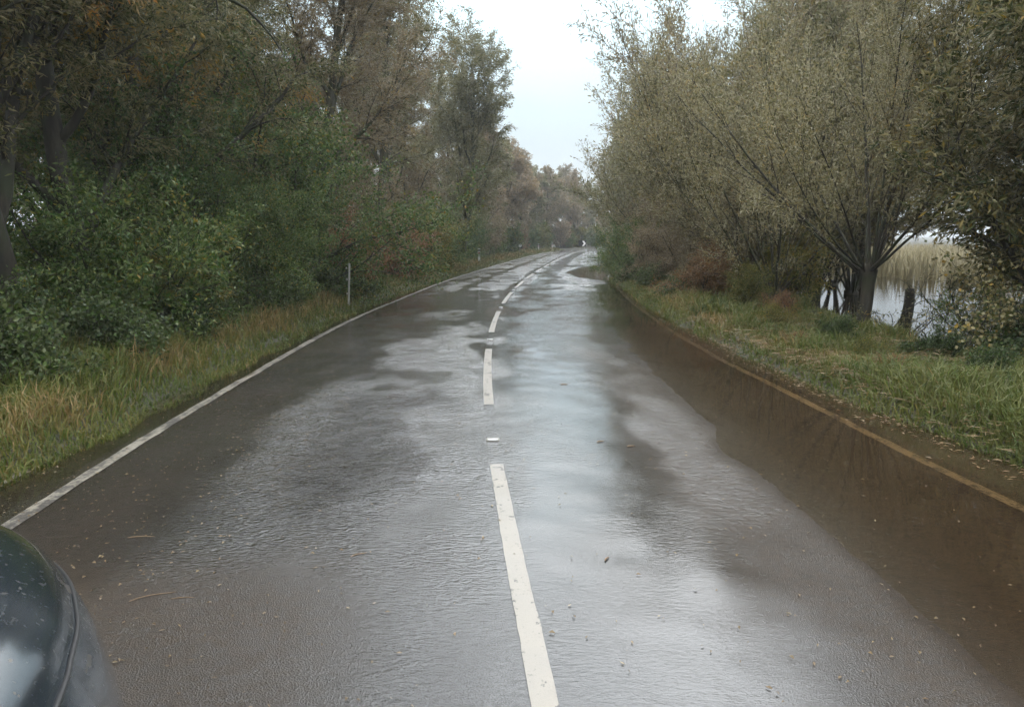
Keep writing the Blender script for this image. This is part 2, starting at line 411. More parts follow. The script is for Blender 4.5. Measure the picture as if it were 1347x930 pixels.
silt = np.clip(1.15 * sst(-.5, -1.4, tv) * sst(4.6, 3.2, sv) + 1.1 * sst(.75, 1.5, tv + .35 * wob) * sst(16, 8, sv) + .15 * sst(-1.6, -2.6, tv) * sst(14, 7, sv) + .35 * gau(tv, -2.8, .6) + .25 * wob2, 0, 1)
link('road', mesh('road', np.stack([x, y, z], 1), grid_faces(len(rt), len(rs)), True, dict(film=film, ripple=ripple, silt=silt)), M['road'])['kind'] = 'structure'

wx = axis([(-40, -12, 4), (-12, -5, .5), (-5, 5.4, .13), (5.4, 9, .3), (9, 16, .5), (16, 40, 2), (40, 80, 8)])
wy = axis([(-30, -4, 2), (-4, 2, .5), (2, 16, .13), (16, 60, .33), (60, 130, 1.2), (130, 190, 8)])
X, Y = np.meshgrid(wx, wy)
s_, t_ = ST(X, Y)
dep = -H(s_, t_)
rp_ = .05 + .12 * sst(7, 12, t_) + .10 * gau(t_, 2.0, .35) + .08 * gau(t_, -2.5, .8)
F = grid_faces(len(wx), len(wy))
dmax = dep[F].max(1)
F = F[dmax > -.004]
F = F[(t_[F].min(1) > -6)]
used, inv = np.unique(F, return_inverse=True)
V = np.stack([X.ravel(), Y.ravel(), 0 * dep], 1)[used]
link('flood_water', mesh('flood_water', V, inv.reshape(F.shape), True, dict(depth=np.clip(dep[used], 0, 1), ripple=rp_[used])), M['water'])['kind'] = 'structure'

def ribbon(name, t0, wd, s0, s1, mat, lift=.004, step=.15, jag=.004):
    ss = np.arange(s0, s1 + 1e-6, step) if s1 - s0 > step else np.array([s0, s1])
    j1 = vnoise(ss * 9, ss * 0 + t0, 5, 2) * jag; j2 = vnoise(ss * 9, ss * 0 + t0 + 7, 6, 2) * jag
    tt = np.stack([t0 - wd / 2 + j1, 0 * ss + t0 - wd / 6, 0 * ss + t0 + wd / 6, t0 + wd / 2 + j2], 1).ravel()
    s4 = np.repeat(ss, 4); px, py = P(s4, tt); V = np.stack([px, py, H(s4, tt) + lift], 1)
    return mesh(name, V, grid_faces(4, len(ss)), True)
tag(link('left_edge_line', ribbon('left_edge_line', TL, .115, -6, 150, M['edge'], jag=.012), M['edge']), kind='structure')
tag(link('right_edge_line', ribbon('right_edge_line', TR, .11, -6, 150, M['edge_right'], jag=.006), M['edge_right']), kind='structure')
s = 1.72
V = []
i = 0
first = None
while s < 125:
    o = link('centre_dash', ribbon('centre_dash', -.05, .105, s, s + 4.0, M['dash'], .005, .1), M['dash'])
    tag(o, kind='structure')
    s += 6.1; i += 1
tag(link('worn_paint_remnant', ribbon('worn_paint_remnant', -3.66, .05, 4.9, 5.9, M['edge'], .006, .1, .012), M['edge']), kind='structure')

# ------------------------------------------------------------------ trees
def nrm(v): return v / (np.linalg.norm(v) + 1e-9)
class Tree:
    def __init__(s, seed): s.r = np.random.default_rng(seed); s.q = random.Random(seed); s.lines = []
    def grow(s, p, d, Ln, r0, lvl, cfg):
        c = cfg[lvl]; n = c['n']; g = s.q.gauss; U_ = s.q.uniform; w_ = c['w']; up = c['up']; st = Ln / n
        px, py, pz = (float(v) for v in p); dx, dy, dz = (float(v) for v in d)
        m = math.sqrt(dx * dx + dy * dy + dz * dz) + 1e-9; dx /= m; dy /= m; dz /= m
        pts = [(px, py, pz)]; dirs = [(dx, dy, dz)]
        for i in range(n):
            dx += g(0, w_); dy += g(0, w_); dz += g(0, w_) + up
            m = math.sqrt(dx * dx + dy * dy + dz * dz) + 1e-9; dx /= m; dy /= m; dz /= m
            px += dx * st; py += dy * st; pz += dz * st
            pts.append((px, py, pz)); dirs.append((dx, dy, dz))
        te = c.get('te', .25)
        rad = [r0 * (1 - (1 - te) * (i / n)) for i in range(n + 1)]
        s.lines.append((lvl, np.array(pts), np.array(rad)))
        if lvl + 1 < len(cfg):
            c2 = cfg[lvl + 1]; kk = int(round(c['kids'] * U_(.8, 1.2))); az = U_(0, 6.28)
            for j in range(kk):
                f = c['f0'] + (c.get('f1', 1) - c['f0']) * (j + U_(0, 1)) / kk
                x = f * n; i = min(int(x), n - 1); x -= i; A = pts[i]; B = pts[i + 1]
                q = (A[0] + (B[0] - A[0]) * x, A[1] + (B[1] - A[1]) * x, A[2] + (B[2] - A[2]) * x); X, Y, Z = dirs[i + 1]
                az += 2.4 + g(0, .4)
                ux, uy, uz = Y * .8 - Z * .5, Z * .3 - X * .8, X * .5 - Y * .3
                m = math.sqrt(ux * ux + uy * uy + uz * uz) + 1e-9; ux /= m; uy /= m; uz /= m
                vx, vy, vz = Y * uz - Z * uy, Z * ux - X * uz, X * uy - Y * ux
                a = R(c2['a'] + g(0, c2.get('as', 8))); ca, sa, co, si = math.cos(a), math.sin(a), math.cos(az), math.sin(az)
                L2 = c2['L'] * U_(.65, 1.2) * (1 - c.get('sh', .35) * f)
                s.grow(q, (X * ca + (ux * co + vx * si) * sa, Y * ca + (uy * co + vy * si) * sa, Z * ca + (uz * co + vz * si) * sa),
                       L2, max(c2.get('rmin', .003), rad[i] * c2['r']), lvl + 1, cfg)
def tubes(lines, sides, rmin=0):
    V = []; F = []; off = 0
    grp = {}
    for l in lines: grp.setdefault((l[0], len(l[1])), []).append(l)
    for (lvl, n), ls in grp.items():
        k_ = sides[lvl]; P_ = np.array([l[1] for l in ls]); rad = np.array([l[2] for l in ls]); m = len(ls)
        T = np.gradient(P_, axis=1); T /= np.linalg.norm(T, axis=2)[..., None] + 1e-9
        U = np.cross(T, np.array([.31, .87, .37])); U /= np.linalg.norm(U, axis=2)[..., None] + 1e-9; W = np.cross(T, U)
        a = np.arange(k_) / k_ * 2 * np.pi
        rr = np.maximum(rad, rmin)[..., None, None]
        ring = P_[:, :, None] + rr * (np.cos(a)[:, None] * U[:, :, None] + np.sin(a)[:, None] * W[:, :, None])
        V.append(ring.reshape(-1, 3))
        i = np.arange(m * n * k_).reshape(m, n, k_); j = np.roll(i, -1, 2)
        F.append(np.stack([i[:, :-1], j[:, :-1], j[:, 1:], i[:, 1:]], -1).reshape(-1, 4) + off); off += m * n * k_
    return np.concatenate(V), np.concatenate(F)
def leaves(segA, segB, wts, n, ln, wd, r, droop=.3, spread=.06, along=.7, tintf=None, wind=(0, 0, 0)):
    pr = wts / wts.sum(); k_ = r.choice(len(segA), n, p=pr); f = r.random((n, 1))
    pos = segA[k_] * (1 - f) + segB[k_] * f + r.normal(0, spread, (n, 3))
    d = segB[k_] - segA[k_]; d /= np.linalg.norm(d, axis=1)[:, None] + 1e-9
    d = d * along + r.normal(0, .6, (n, 3)) + np.array([0, 0, -droop]) + np.array(wind); d /= np.linalg.norm(d, axis=1)[:, None] + 1e-9
    u = np.cross(d, r.normal(0, 1, (n, 3))); u /= np.linalg.norm(u, axis=1)[:, None] + 1e-9
    l_ = ln * r.uniform(.6, 1.25, (n, 1)); w_ = wd * r.uniform(.7, 1.25, (n, 1))
    nn = np.cross(d, u)
    V = np.stack([pos, pos + d * l_ * .45 + u * w_ / 2, pos + d * l_ + nn * l_ * .12, pos + d * l_ * .45 - u * w_ / 2], 1)
    tint = r.random(n) ** 1.5 * .75
    clump = vnoise(pos[:, 0] * .9 + pos[:, 2] * .5, pos[:, 1] * .9 + pos[:, 2] * .8, 7, 3)
    tint = np.clip(tint + .28 * clump, 0, 1)
    if tintf is not None: tint = np.clip(tintf(pos, tint, r), 0, 1)
    return V.reshape(-1, 3), np.arange(n * 4).reshape(n, 4), np.repeat(tint, 4)
def build_tree(seed, start, cfg, nleaf, ln, wd, leaf, bark, twiglvl, leaflvl, fatter=1, **kw):
    """returns meshes (trunk, branches, crown); start = list of (pos, dir, length, radius)"""
    T = Tree(seed)
    for (p, d, Ln, r0) in start: T.grow(np.array(p, float), np.array(d, float), Ln, r0, 0, cfg)
    A = [l for l in T.lines if l[0] < twiglvl]; B = [l for l in T.lines if l[0] >= twiglvl]
    sides = [10, 7, 5, 3, 3]
    if nleaf < 16000: sides = [7, 5, 3, 3, 3]
    tr = mesh('trunk', *tubes(A, sides), smooth=True)
    br = mesh('branches', *tubes(B, sides, .0028 * fatter), smooth=True)
    sa = []; sb = []; wt = []
    for lvl, P_, rad in T.lines:
        if lvl >= leaflvl:
            sa.append(P_[:-1]); sb.append(P_[1:]); wt.append(np.linalg.norm(P_[1:] - P_[:-1], axis=1) * (1 if lvl > leaflvl else .5) * T.r.uniform(.5, 1.4))
    V, F, tint = leaves(np.concatenate(sa), np.concatenate(sb), np.concatenate(wt), nleaf, ln, wd, T.r, **kw)
    cr_ = mesh('crown', V, F, False, dict(tint=tint))
    for me, mt in ((tr, bark), (br, M['twig'] if bark != M['bark_dark'] else bark), (cr_, leaf)): me.materials.append(mt)
    return tr, br, cr_
def tree_obj(name, kit, loc, rz=0, sc_=1, label=None, cat='tree', group=None, sz=None, names=('trunk', 'branches', 'crown')):
    e = empty(name, loc, rz); e.scale = (sc_, sc_, sc_ * (sz or 1))
    for nm, me in zip(names, kit):
        o = bpy.data.objects.new(nm, me); C.objects.link(o); o.parent = e
    return tag(e, label, cat, group)
def swap(kit, leaf):
    c = kit[2].copy(); c.materials.clear(); c.materials.append(leaf); return (kit[0], kit[1], c)

# willow with clear trunk
def willow(seed, Ht, nleaf, leaf, bark, ln=.09, wd=.017, dens=1, fat=1, rad=.22, droop=.35, tintf=None, spread_a=34, wind=(0,0,0)):
    r = np.random.default_rng(seed)
    cfg = [dict(n=9, w=.07, up=.05, kids=int(15 * dens), f0=.16, sh=.45, te=.22),
           dict(n=7, w=.13, up=.10, L=Ht * .42, a=spread_a, r=.5, kids=9 * dens, f0=.15, sh=.3),
           dict(n=5, w=.16, up=.03, L=Ht * .17, a=36, r=.4, kids=6 * dens, f0=.1),
           dict(n=4, w=.15, up=-.07, L=Ht * .075, a=34, r=.45, rmin=.004 * fat)]
    return build_tree(seed, [((0, 0, -.3), (r.normal(0, .08), r.normal(0, .08), 1), Ht * .86, rad)], cfg, nleaf, ln, wd, leaf, bark, 2, 2, fat, droop=droop, spread=.07, tintf=tintf, wind=wind)
# pollard: short thick trunk, a fist of long poles
def pollard(seed, head, poles, Lp, nleaf, leaf, bark, ln=.085, wd=.016, rad=.2, amax=62, fat=1, lean=(0, 0)):
    amax = amax * .9
    r = np.random.default_rng(seed)
    cfg = [dict(n=8, w=.045, up=.055, kids=9, f0=.18, sh=.45, te=.18),
           dict(n=6, w=.09, up=.07, L=Lp * .40, a=24, as_=6, r=.5, kids=7, f0=.1, sh=.4),
           dict(n=4, w=.12, up=.03, L=Lp * .14, a=30, r=.45, rmin=.004 * fat)]
    st = []
    for i in range(poles):
        az = i * 2.4 + r.normal(0, .3); a = R(5 + (amax - 5) * ((i * 7 % poles) / poles) ** 1.1)
        d = (math.sin(a) * math.cos(az) + lean[0], math.sin(a) * math.sin(az) + lean[1], math.cos(a))
        st.append(((rad * .55 * math.cos(az), rad * .55 * math.sin(az), head - .12 + r.uniform(-.1, .1)), d, Lp * r.uniform(.7, 1.1) * (1 - .15 * a), r.uniform(.024, .045)))
    T = Tree(seed)
    for (p, d, Ln, r0) in st: T.grow(np.array(p, float), np.array(d, float), Ln, r0, 0, cfg)
    # trunk with a knuckled head
    n = 12; zz = np.linspace(-.4, head + .12, n)
    rr = rad * (1 + .25 * np.exp(-(zz + .1) / .25) + .38 * np.exp(-((zz - head) / .22) ** 2)); rr[-1] *= .45
    Pt = np.stack([.05 * np.sin(zz * 2.1), .04 * np.cos(zz * 1.7), zz], 1)
    V, F = tubes([(0, Pt, rr)], [14]); V = V + .18 * rad * vnoise(V[:, 0] * 9 + V[:, 2] * 2, V[:, 1] * 9 + V[:, 2] * 3, 3, 2)[:, None] * np.array([1, 1, .3])
    A = [l for l in T.lines if l[0] < 1]; B = [l for l in T.lines if l[0] >= 1]
    V2, F2 = tubes(A, [6])
    tr = mesh('trunk', np.concatenate([V, V2]), np.concatenate([F, F2 + len(V)]), True)
    br = mesh('branches', *tubes(B, [6, 4, 3], .003 * fat), smooth=True)
    sa = []; sb = []; wt = []
    for lvl, P_, _ in T.lines:
        if lvl >= 1: sa.append(P_[:-1]); sb.append(P_[1:]); wt.append(np.linalg.norm(P_[1:] - P_[:-1], axis=1) * T.r.uniform(.4, 1.4))
    V, F, tint = leaves(np.concatenate(sa), np.concatenate(sb), np.concatenate(wt), nleaf, ln, wd, T.r, droop=.15, spread=.07)
    c = mesh('crown', V, F, False, dict(tint=tint))
    for me, mt in ((tr, bark), (br, M['twig']), (c, leaf)): me.materials.append(mt)
    return tr, br, c
# bush: many stems from the ground, leafed to the base
def bush(seed, Ht, wid, nleaf, leaf, ln=.05, wd=.035, stems=12, droop=.1, fat=1, bark=None):
    r = np.random.default_rng(seed)
    cfg = [dict(n=5, w=.14, up=.03, kids=8, f0=.12, sh=.4),
           dict(n=4, w=.2, up=.0, L=Ht * .45, a=42, r=.5, kids=5, f0=.1),
           dict(n=3, w=.2, up=-.02, L=Ht * .2, a=40, r=.5, rmin=.003 * fat)]
    st = []
    for i in range(stems):
        az = r.uniform(0, 6.28); a = abs(r.normal(0, .5)) * wid
        st.append(((r.normal(0, .18), r.normal(0, .18), -.15), (math.cos(az) * a, math.sin(az) * a, 1), Ht * r.uniform(.6, 1.0), .012 + .012 * Ht * r.random()))
    return build_tree(seed, st, cfg, nleaf, ln, wd, leaf, bark or M['bark_dark'], 1, 1, fat, droop=droop, spread=.07, along=.4)

def at(s, t, sink=0):
    px, py = P(s, t); return (float(px), float(py), float(H(s, t)) - sink)
def xy(x, y, sink=0):
    s, t = ST([x], [y]); return (x, y, float(H(s, t)[0]) - sink)

def yellowish(pos, tint, r):   # scattered yellowing sprays low on the crown
    q = vnoise(pos[:, 0] * 1.1, pos[:, 2] * 1.1, 77, 2)
    return np.where(q > .42, .65 + .3 * r.random(len(tint)), tint * .72)

# ---- left side
K_big = willow(101, 12, 90000, M['willow_dark'], M['bark_dark'], .12, .027, 1.15, rad=.24, tintf=yellowish, droop=.4)
K_big2 = willow(102, 11, 75000, M['willow_dark'], M['bark_dark'], .12, .027, 1.0, rad=.2, tintf=yellowish, spread_a=44)
K_tall = willow(103, 16, 62000, M['willow'], M['bark_olive'], .17, .042, 1.15, fat=1.6, rad=.26, spread_a=29, wind=(.35, 0, .1))
K_tall2 = willow(104, 12, 46000, M['willow'], M['bark_olive'], .18, .045, 1.0, fat=1.8, rad=.2, spread_a=38, wind=(.35, 0, .1))
K_far = willow(105, 11, 20000, M['tan'], M['bark_olive'], .30, .09, .85, fat=3, rad=.18, spread_a=32)
K_far2 = willow(106, 10, 19000, M['willow'], M['bark_olive'], .30, .09, .85, fat=3, rad=.16, spread_a=38)
K_haw = bush(201, 3.6, 1.1, 52000, M['hawthorn'], .045, .034, 15)
K_haw2 = bush(202, 3.2, 1.3, 34000, M['hawthorn'], .05, .04, 13)
K_tan = bush(203, 4.2, .8, 30000, M['tan'], .10, .025, 14, fat=1.5)
K_rus = bush(204, 2.6, 1.2, 20000, M['russet'], .065, .045, 12)
K_yel = bush(205, 2.4, 1.1, 20000, M['yellow'], .075, .03, 11)
K_bra = bush(206, 1.0, 2.2, 9000, M['bramble'], .055, .042, 14)
K_bra2 = bush(207, .8, 2.4, 7000, M['bramble'], .05, .04, 12)
K_net = bush(208, 1.1, .7, 5000, M['yellow'], .06, .028, 12)
ORD = ['nearest', 'second', 'third', 'fourth', 'fifth', 'sixth', 'seventh', 'eighth', 'ninth', 'tenth', 'eleventh', 'twelfth', 'thirteenth', 'fourteenth', 'fifteenth', 'sixteenth', 'seventeenth', 'eighteenth', 'nineteenth', 'twentieth']

GL = 'dark willows over the left verge'
tree_obj('willow_tree', K_big, xy(-6.9, 10.6), .4, 1.0, 'big dark willow with thick twin-looking trunk at the left edge of view', group=GL)
tree_obj('willow_tree', K_big2, xy(-6.2, 11.8), 2.3, 1.0, 'dark willow with low spreading limbs just right of the thickest left trunk', group=GL)
tree_obj('willow_tree', K_big2, xy(-8.2, 7.2), 4.1, .8, 'dark willow half cut off by the left edge of the picture', group=GL)
tree_obj('willow_tree', K_big, xy(-7.8, 14.8), 3.0, .95, 'dark willow rising behind the hawthorn thicket on the left', group=GL)
tree_obj('willow_tree', K_big2, xy(-8.2, 19.5), 1.0, 1.05, 'dark willow with sky showing through its top, behind the ivy-green thicket', group=GL)
tree_obj('willow_tree', K_big, xy(-11.5, 12.5), 5.0, 1.0, 'dark willow in the second line back from the left verge', group=GL)
tree_obj('willow_tree', K_big2, xy(-12.5, 20), 5.5, 1.1, 'shaded willow far back in the left thicket', group=GL)
big2 = [o for o in bpy.data.objects if o.get('label', '').startswith('dark willow with low spreading limbs')][0]
T = Tree(515)
T.grow((-5.6, 11.4, 5.4), (1.0, -.25, .2), 2.6, .05, 0, [dict(n=10, w=.10, up=-.09, kids=4, f0=.35, te=.2), dict(n=6, w=.16, up=-.03, L=.9, a=45, r=.5, kids=4, f0=.3), dict(n=4, w=.2, up=0, L=.3, a=40, r=.5, rmin=.004)])
V, F = tubes(T.lines, [7, 5, 3], .004)
a_ = -big2.rotation_euler.z; V = V - np.array(big2.location)
V = np.stack([V[:, 0] * math.cos(a_) - V[:, 1] * math.sin(a_), V[:, 0] * math.sin(a_) + V[:, 1] * math.cos(a_), V[:, 2]], 1)
link('bare_limb', mesh('bare_limb', V, F, True), M['bark_dark'], big2)
GT = 'tall open willows along the left of the road'
tree_obj('willow_tree', swap(K_tall, M['tan']), xy(-6.6, 26), .3, .88, 'tall open willow in front of the tallest one on the left', group=GT)
tree_obj('willow_tree', K_tall, xy(-5.9, 33), 1.9, 1.0, 'tallest open willow with visible straight trunk left of the sky gap', group=GT)
tree_obj('willow_tree', K_tall, xy(-11, 30), 4.2, 1.0, 'tall pale willow standing back behind the tallest open one', group=GT)
tree_obj('willow_tree', K_tall2, xy(-2.9, 43), .5, 1.0, 'wind-bent willow with feathery top leaning over the road bend', group=GT)
tree_obj('willow_tree', swap(K_tall2, M['tan']), xy(-5.5, 38), 2.5, .95, 'feathery grey willow between the tallest and the wind-bent one', group=GT)
tree_obj('willow_tree', K_tall2, xy(-3.5, 52), 3.6, .95, 'feathery willow just beyond the wind-bent one', group=GT)
GF = 'far willows on the left of the bend'
n = 0
for s, t, k_, sc_ in [(60, -6, 0, .95), (66, -7.5, 1, 1.0), (72, -6, 0, .9), (79, -6.5, 1, 1.0), (86, -6, 0, .95), (93, -7, 1, .95),
                      (100, -6.5, 0, .9), (107, -8, 1, 1.0), (113, -6.5, 0, .95), (120, -8, 1, 1.0), (128, -7, 0, 1.0), (136, -8, 1, 1.0), (145, -7, 0, 1.0),
                      (64, -12, 1, 1.0), (84, -12, 0, 1.0), (104, -13, 1, 1.1), (122, -14, 0, 1.1)]:
    tree_obj('willow_tree', (K_far, K_far2)[k_], at(s, t), n * 1.7, sc_, ('tan-leaved', 'grey-green')[k_] + ' far willow on the left of the bend, %s towards the bend' % ORD[n], group=GF)
    n += 1
# hedge bushes on the left
GH = 'hedge bushes on the left verge'
hb = [(swap(K_haw, M['willow_dark']), 9.9, 12.9, 3.5, 1.0, 'dense dark willow scrub at the right edge beside the flooded field'),
      (swap(K_haw2, M['willow_dark']), 9.4, 10.6, 1.5, 1.3, 'dark willow scrub half outside the right edge of the picture'),
      (K_haw, -6.6, 19.6, 4.5, 1.65, 'tallest dark green hawthorn, towering behind the nearest white post'),
      (K_haw, -7.2, 15.8, 1.5, 1.5, 'tall dark green hawthorn at the back of the left thicket'),
      (K_haw, -6.1, 14.4, .5, 1.0, 'dense dark green hawthorn at the left road verge'),
      (K_haw, -5.6, 17.3, 2.0, .95, 'dark green hawthorn reaching down beside the nearest white post'),
      (K_haw2, -7.0, 12.3, 3.0, .8, 'low dark hawthorn under the big left willow'),
      (K_haw2, -6.0, 21, 1.0, 1.05, 'green hawthorn behind the nearest white post'),
      (swap(K_yel, M['hawthorn']), -6.1, 12.0, 1.0, 1.15, 'green bush with a few yellowing leaves below the big left willow'),
      (K_yel, -5.75, 12.9, 2.0, .62, 'small bright yellow-leaved spray in the dark left hedge'),
      (K_haw2, -7.4, 9.0, 5.0, .7, 'dark hawthorn bush at the far left edge above the grass'),
      (K_rus, -5.0, 23.5, .4, 1.0, 'russet brown bush just past the nearest white post'),
      (K_tan, -5.6, 27.0, .9, 1.0, 'tall tan-leaved bush past the russet one on the left'),
      (K_rus, -4.6, 30.0, 2.4, 1.05, 'russet bush under the tallest open willow'),
      (K_yel, -4.4, 34.0, .4, 1.35, 'yellow-green bush under the tallest open willow'),
      (K_haw2, -3.9, 39.0, .4, 1.1, 'dark green bush before the second white post'),
      (K_tan, -4.6, 43.0, 3.9, 1.1, 'tan bush before the wind-bent willow'),
      (K_haw2, -3.2, 49.0, 3.4, 1.15, 'dark green bush behind the second white post'),
      (K_tan, -2.9, 54.0, 1.4, 1.15, 'tan bush beyond the second white post')]
for kit, x, y, rz, sc_, lb in hb:
    tree_obj('hedge_bush', kit, xy(x, y), rz, sc_, lb, 'bush', GH if x < 0 else 'dark scrub at the right edge', names=('stems', 'branches', 'foliage'))
K_fb = [bush(211, 3.4, .9, 7000, M['tan'], .17, .07, 10, fat=3), bush(212, 2.8, 1.1, 7000, M['hawthorn'], .12, .10, 10, fat=3),
        bush(213, 3.0, 1.0, 7000, M['yellow'], .15, .08, 10, fat=3), bush(214, 2.6, 1.0, 6000, M['russet'], .13, .09, 10, fat=3)]
n = 0
KN = ['tan', 'dark green', 'yellow-green', 'russet']
for s in range(58, 150, 5):
    k_ = [0, 1, 2, 1, 0, 3, 1, 2, 1][n % 9]
    tree_obj('hedge_bush', K_fb[k_], at(s, -5.3 - (n % 3) * .4), n * 2.1, 1 + .15 * math.sin(n * 3), '%s far hedge bush on the left, %s after the second white post' % (KN[k_], ORD[n]), 'bush', 'far hedge bushes round the left of the bend', names=('stems', 'branches', 'foliage'))
    n += 1
n = 0
for s in np.arange(97, 146, 2.7):
    k_ = [1, 0, 2, 1, 3, 1][n % 6]
    tree_obj('hedge_bush', K_fb[k_], at(s, -6.4 - (n % 2) * 1.6), n * 1.7, 1.25 + .15 * math.sin(n * 2), '%s tall hedge bush closing the view at the bend, %s along it' % (KN[k_], ORD[n]), 'bush', 'tall hedge closing the view at the bend', names=('stems', 'branches', 'foliage'))
    n += 1
# low bramble along the left
GB = 'bramble clumps on the left verge'
bl = [(-5.4, 6.6, .9), (-6.1, 7.6, 1.2), (-5.3, 8.3, 1.0), (-5.9, 9.3, 1.25), (-5.1, 10.0, .95), (-5.6, 11.0, 1.2), (-6.7, 8.4, 1.3), (-4.95, 12.2, .9), (-5.2, 13.6, 1.0), (-5.0, 15.4, 1.0), (-4.9, 16.8, .9), (-4.9, 19.8, 1.0), (-4.6, 22, 1.0), (-6.6, 6.2, 1.2)]
bl.sort(key=lambda b: b[1])
for n, (x, y, sc_) in enumerate(bl):
    x -= .25
    tree_obj('bramble', (K_bra, K_bra2)[n % 2], xy(x, y), n * 1.3, sc_, '%s low green bramble clump along the left verge, counting away from the camera' % ORD[n], 'bramble', GB, names=('stems', 'branches', 'foliage'))

# ---- right side
K_p1 = pollard(301, 1.3, 17, 6.4, 46000, M['willow'], M['bark_dark'], .10, .021, rad=.13, lean=(-.08, 0), amax=80)
K_p2 = pollard(302, .3, 16, 6.6, 42000, M['willow'], M['bark_olive'], .105, .023, rad=.15, lean=(-.10, .0), amax=84)
K_p3 = pollard(303, .7, 18, 6.8, 31000, M['willow'], M['bark_olive'], .14, .032, rad=.15, fat=1.6, lean=(.0, 0), amax=64)
K_p4 = pollard(304, .6, 15, 7.2, 24000, M['willow'], M['bark_olive'], .22, .06, rad=.16, amax=46, fat=2.5)
K_p5 = pollard(305, .6, 15, 7.4, 22000, M['tan'], M['bark_olive'], .22, .06, rad=.16, amax=42, fat=2.5)
GP = 'pollard willows along the right verge'
tree_obj('pollard_willow', K_p1, xy(6.44, 13.85), .2, .86, 'pollard willow with dark upright trunk and a fan of poles beside the flooded field', group=GP)
tree_obj('pollard_willow', K_p2, xy(6.5, 18.8), 1.2, .9, 'low pollard willow leaning left behind the grass, left of the dark upright trunk', group=GP, sz=1.05)
tree_obj('pollard_willow', K_p1, xy(8.0, 20.5), 3.2, .95, 'pollard willow behind and between the two nearest right pollards', group=GP, sz=1.1)
tree_obj('pollard_willow', K_p3, xy(6.1, 23.0), .7, .95, 'third pollard willow along the right verge', group=GP, sz=1.0)
tree_obj('pollard_willow', swap(K_p3, M['tan']), xy(8.2, 24.0), 4.7, 1.2, 'pollard willow standing back behind the third one on the right', group=GP, sz=1.2)
tree_obj('pollard_willow', K_p3, xy(6.1, 28.5), 2.7, 1.0, 'pollard willow by the dark upright stump trunk near the road', group=GP, sz=1.0)
tree_obj('pollard_willow', K_p3, xy(8.0, 31), 5.9, 1.25, 'pollard willow in the back row of the right verge', group=GP)
tree_obj('pollard_willow', K_p3, xy(6.9, 34), 1.7, 1.0, 'pollard willow just past the dark stump trunk', group=GP, sz=1.04)
GQ = 'far willows along the right verge'
n = 0
for s, t, k_, sc_ in [(39, 5.4, 0, 1.05), (44, 5.0, 1, 1.05), (49, 4.6, 0, 1.1), (54, 4.5, 0, 1.1), (59, 4.3, 1, 1.12), (65, 4.4, 0, 1.12), (71, 4.6, 1, 1.15),
                      (78, 5, 0, 1.15), (86, 5, 1, 1.15), (95, 5.5, 0, 1.2), (42, 9, 0, 1.3), (52, 9, 1, 1.3), (62, 9, 0, 1.3), (74, 9, 0, 1.3)]:
    tree_obj('pollard_willow', (K_p4, K_p5)[k_], at(s, t + 1.4), n * 1.9 + .4, sc_ * .95, ('grey-green', 'tan')[k_] + ' far willow on the right of the road, %s going away' % ORD[n], group=GQ)
    n += 1
# big dark willow at right edge
K_r = willow(110, 8, 85000, M['willow_dark'], M['bark_dark'], .12, .028, 1.2, rad=.22, droop=.3, spread_a=60)
tree_obj('willow_tree', K_r, xy(8.9, 11.6), 3.9, 1.15, 'dark drooping willow with black trunk at the right edge of view', group='dark willows at the right edge')
tree_obj('willow_tree', K_r, xy(9.6, 8.6), 3.4, 1.3, 'dark willow mostly outside the right edge of the picture', group='dark willows at the right edge')
WL = ['low green weed clump nearest the bank edge, short of the straw patch', 'small russet weed by the waterline beside the straw patch', 'broad green weed clump right of the straw patch', 'thin yellowish weed beyond the near straw patch',
      'leafy green weed clump in front of the dark upright pollard trunk', 'tiny russet weed by the waterline before the leaning pollard', 'leafy weed clump at the foot of the dark upright pollard', 'yellowish weed left of the dark upright pollard',
      'green weed clump before the leaning pollard', 'russet weed at the foot of the leaning pollard', 'green weed clump nearest the camera on the right bank', 'yellowish weed at the field edge near the dark right scrub']
K_netr = swap(K_net, M['russet'])
for n, (x, y, sc_) in enumerate([(5.0, 7.6, .42), (4.6, 9.0, .3), (5.6, 8.7, .45), (4.9, 10.4, .35), (5.9, 10.4, .5), (4.4, 11.6, .3), (5.3, 12.2, .45), (4.9, 14.2, .5), (4.3, 16.2, .5), (5.6, 15.6, .6), (5.1, 6.6, .35), (6.2, 8.2, .5)]):
    tree_obj('weed_clump', (K_bra2, K_netr, K_bra, K_net)[n % 4], xy(x, y), n * 1.7, sc_ * (1 if n % 2 == 0 else .85), WL[n], 'weeds', 'weed clumps on the right bank', names=('stems', 'branches', 'foliage'))
n = 0
for x, y, kit, sc_ in [(11.5, 16.5, K_big2, 1.0), (15.5, 21.5, K_tall2, 1.0), (12.5, 27, K_tall2, 1.05), (13, 34, K_tall2, 1.05)]:
    tree_obj('willow_tree', swap(kit, M['willow']), xy(x, y), n * 1.9, sc_, '%s tall willow rising behind the right pollards' % ORD[n], group='tall willows behind the right pollards')
    n += 1
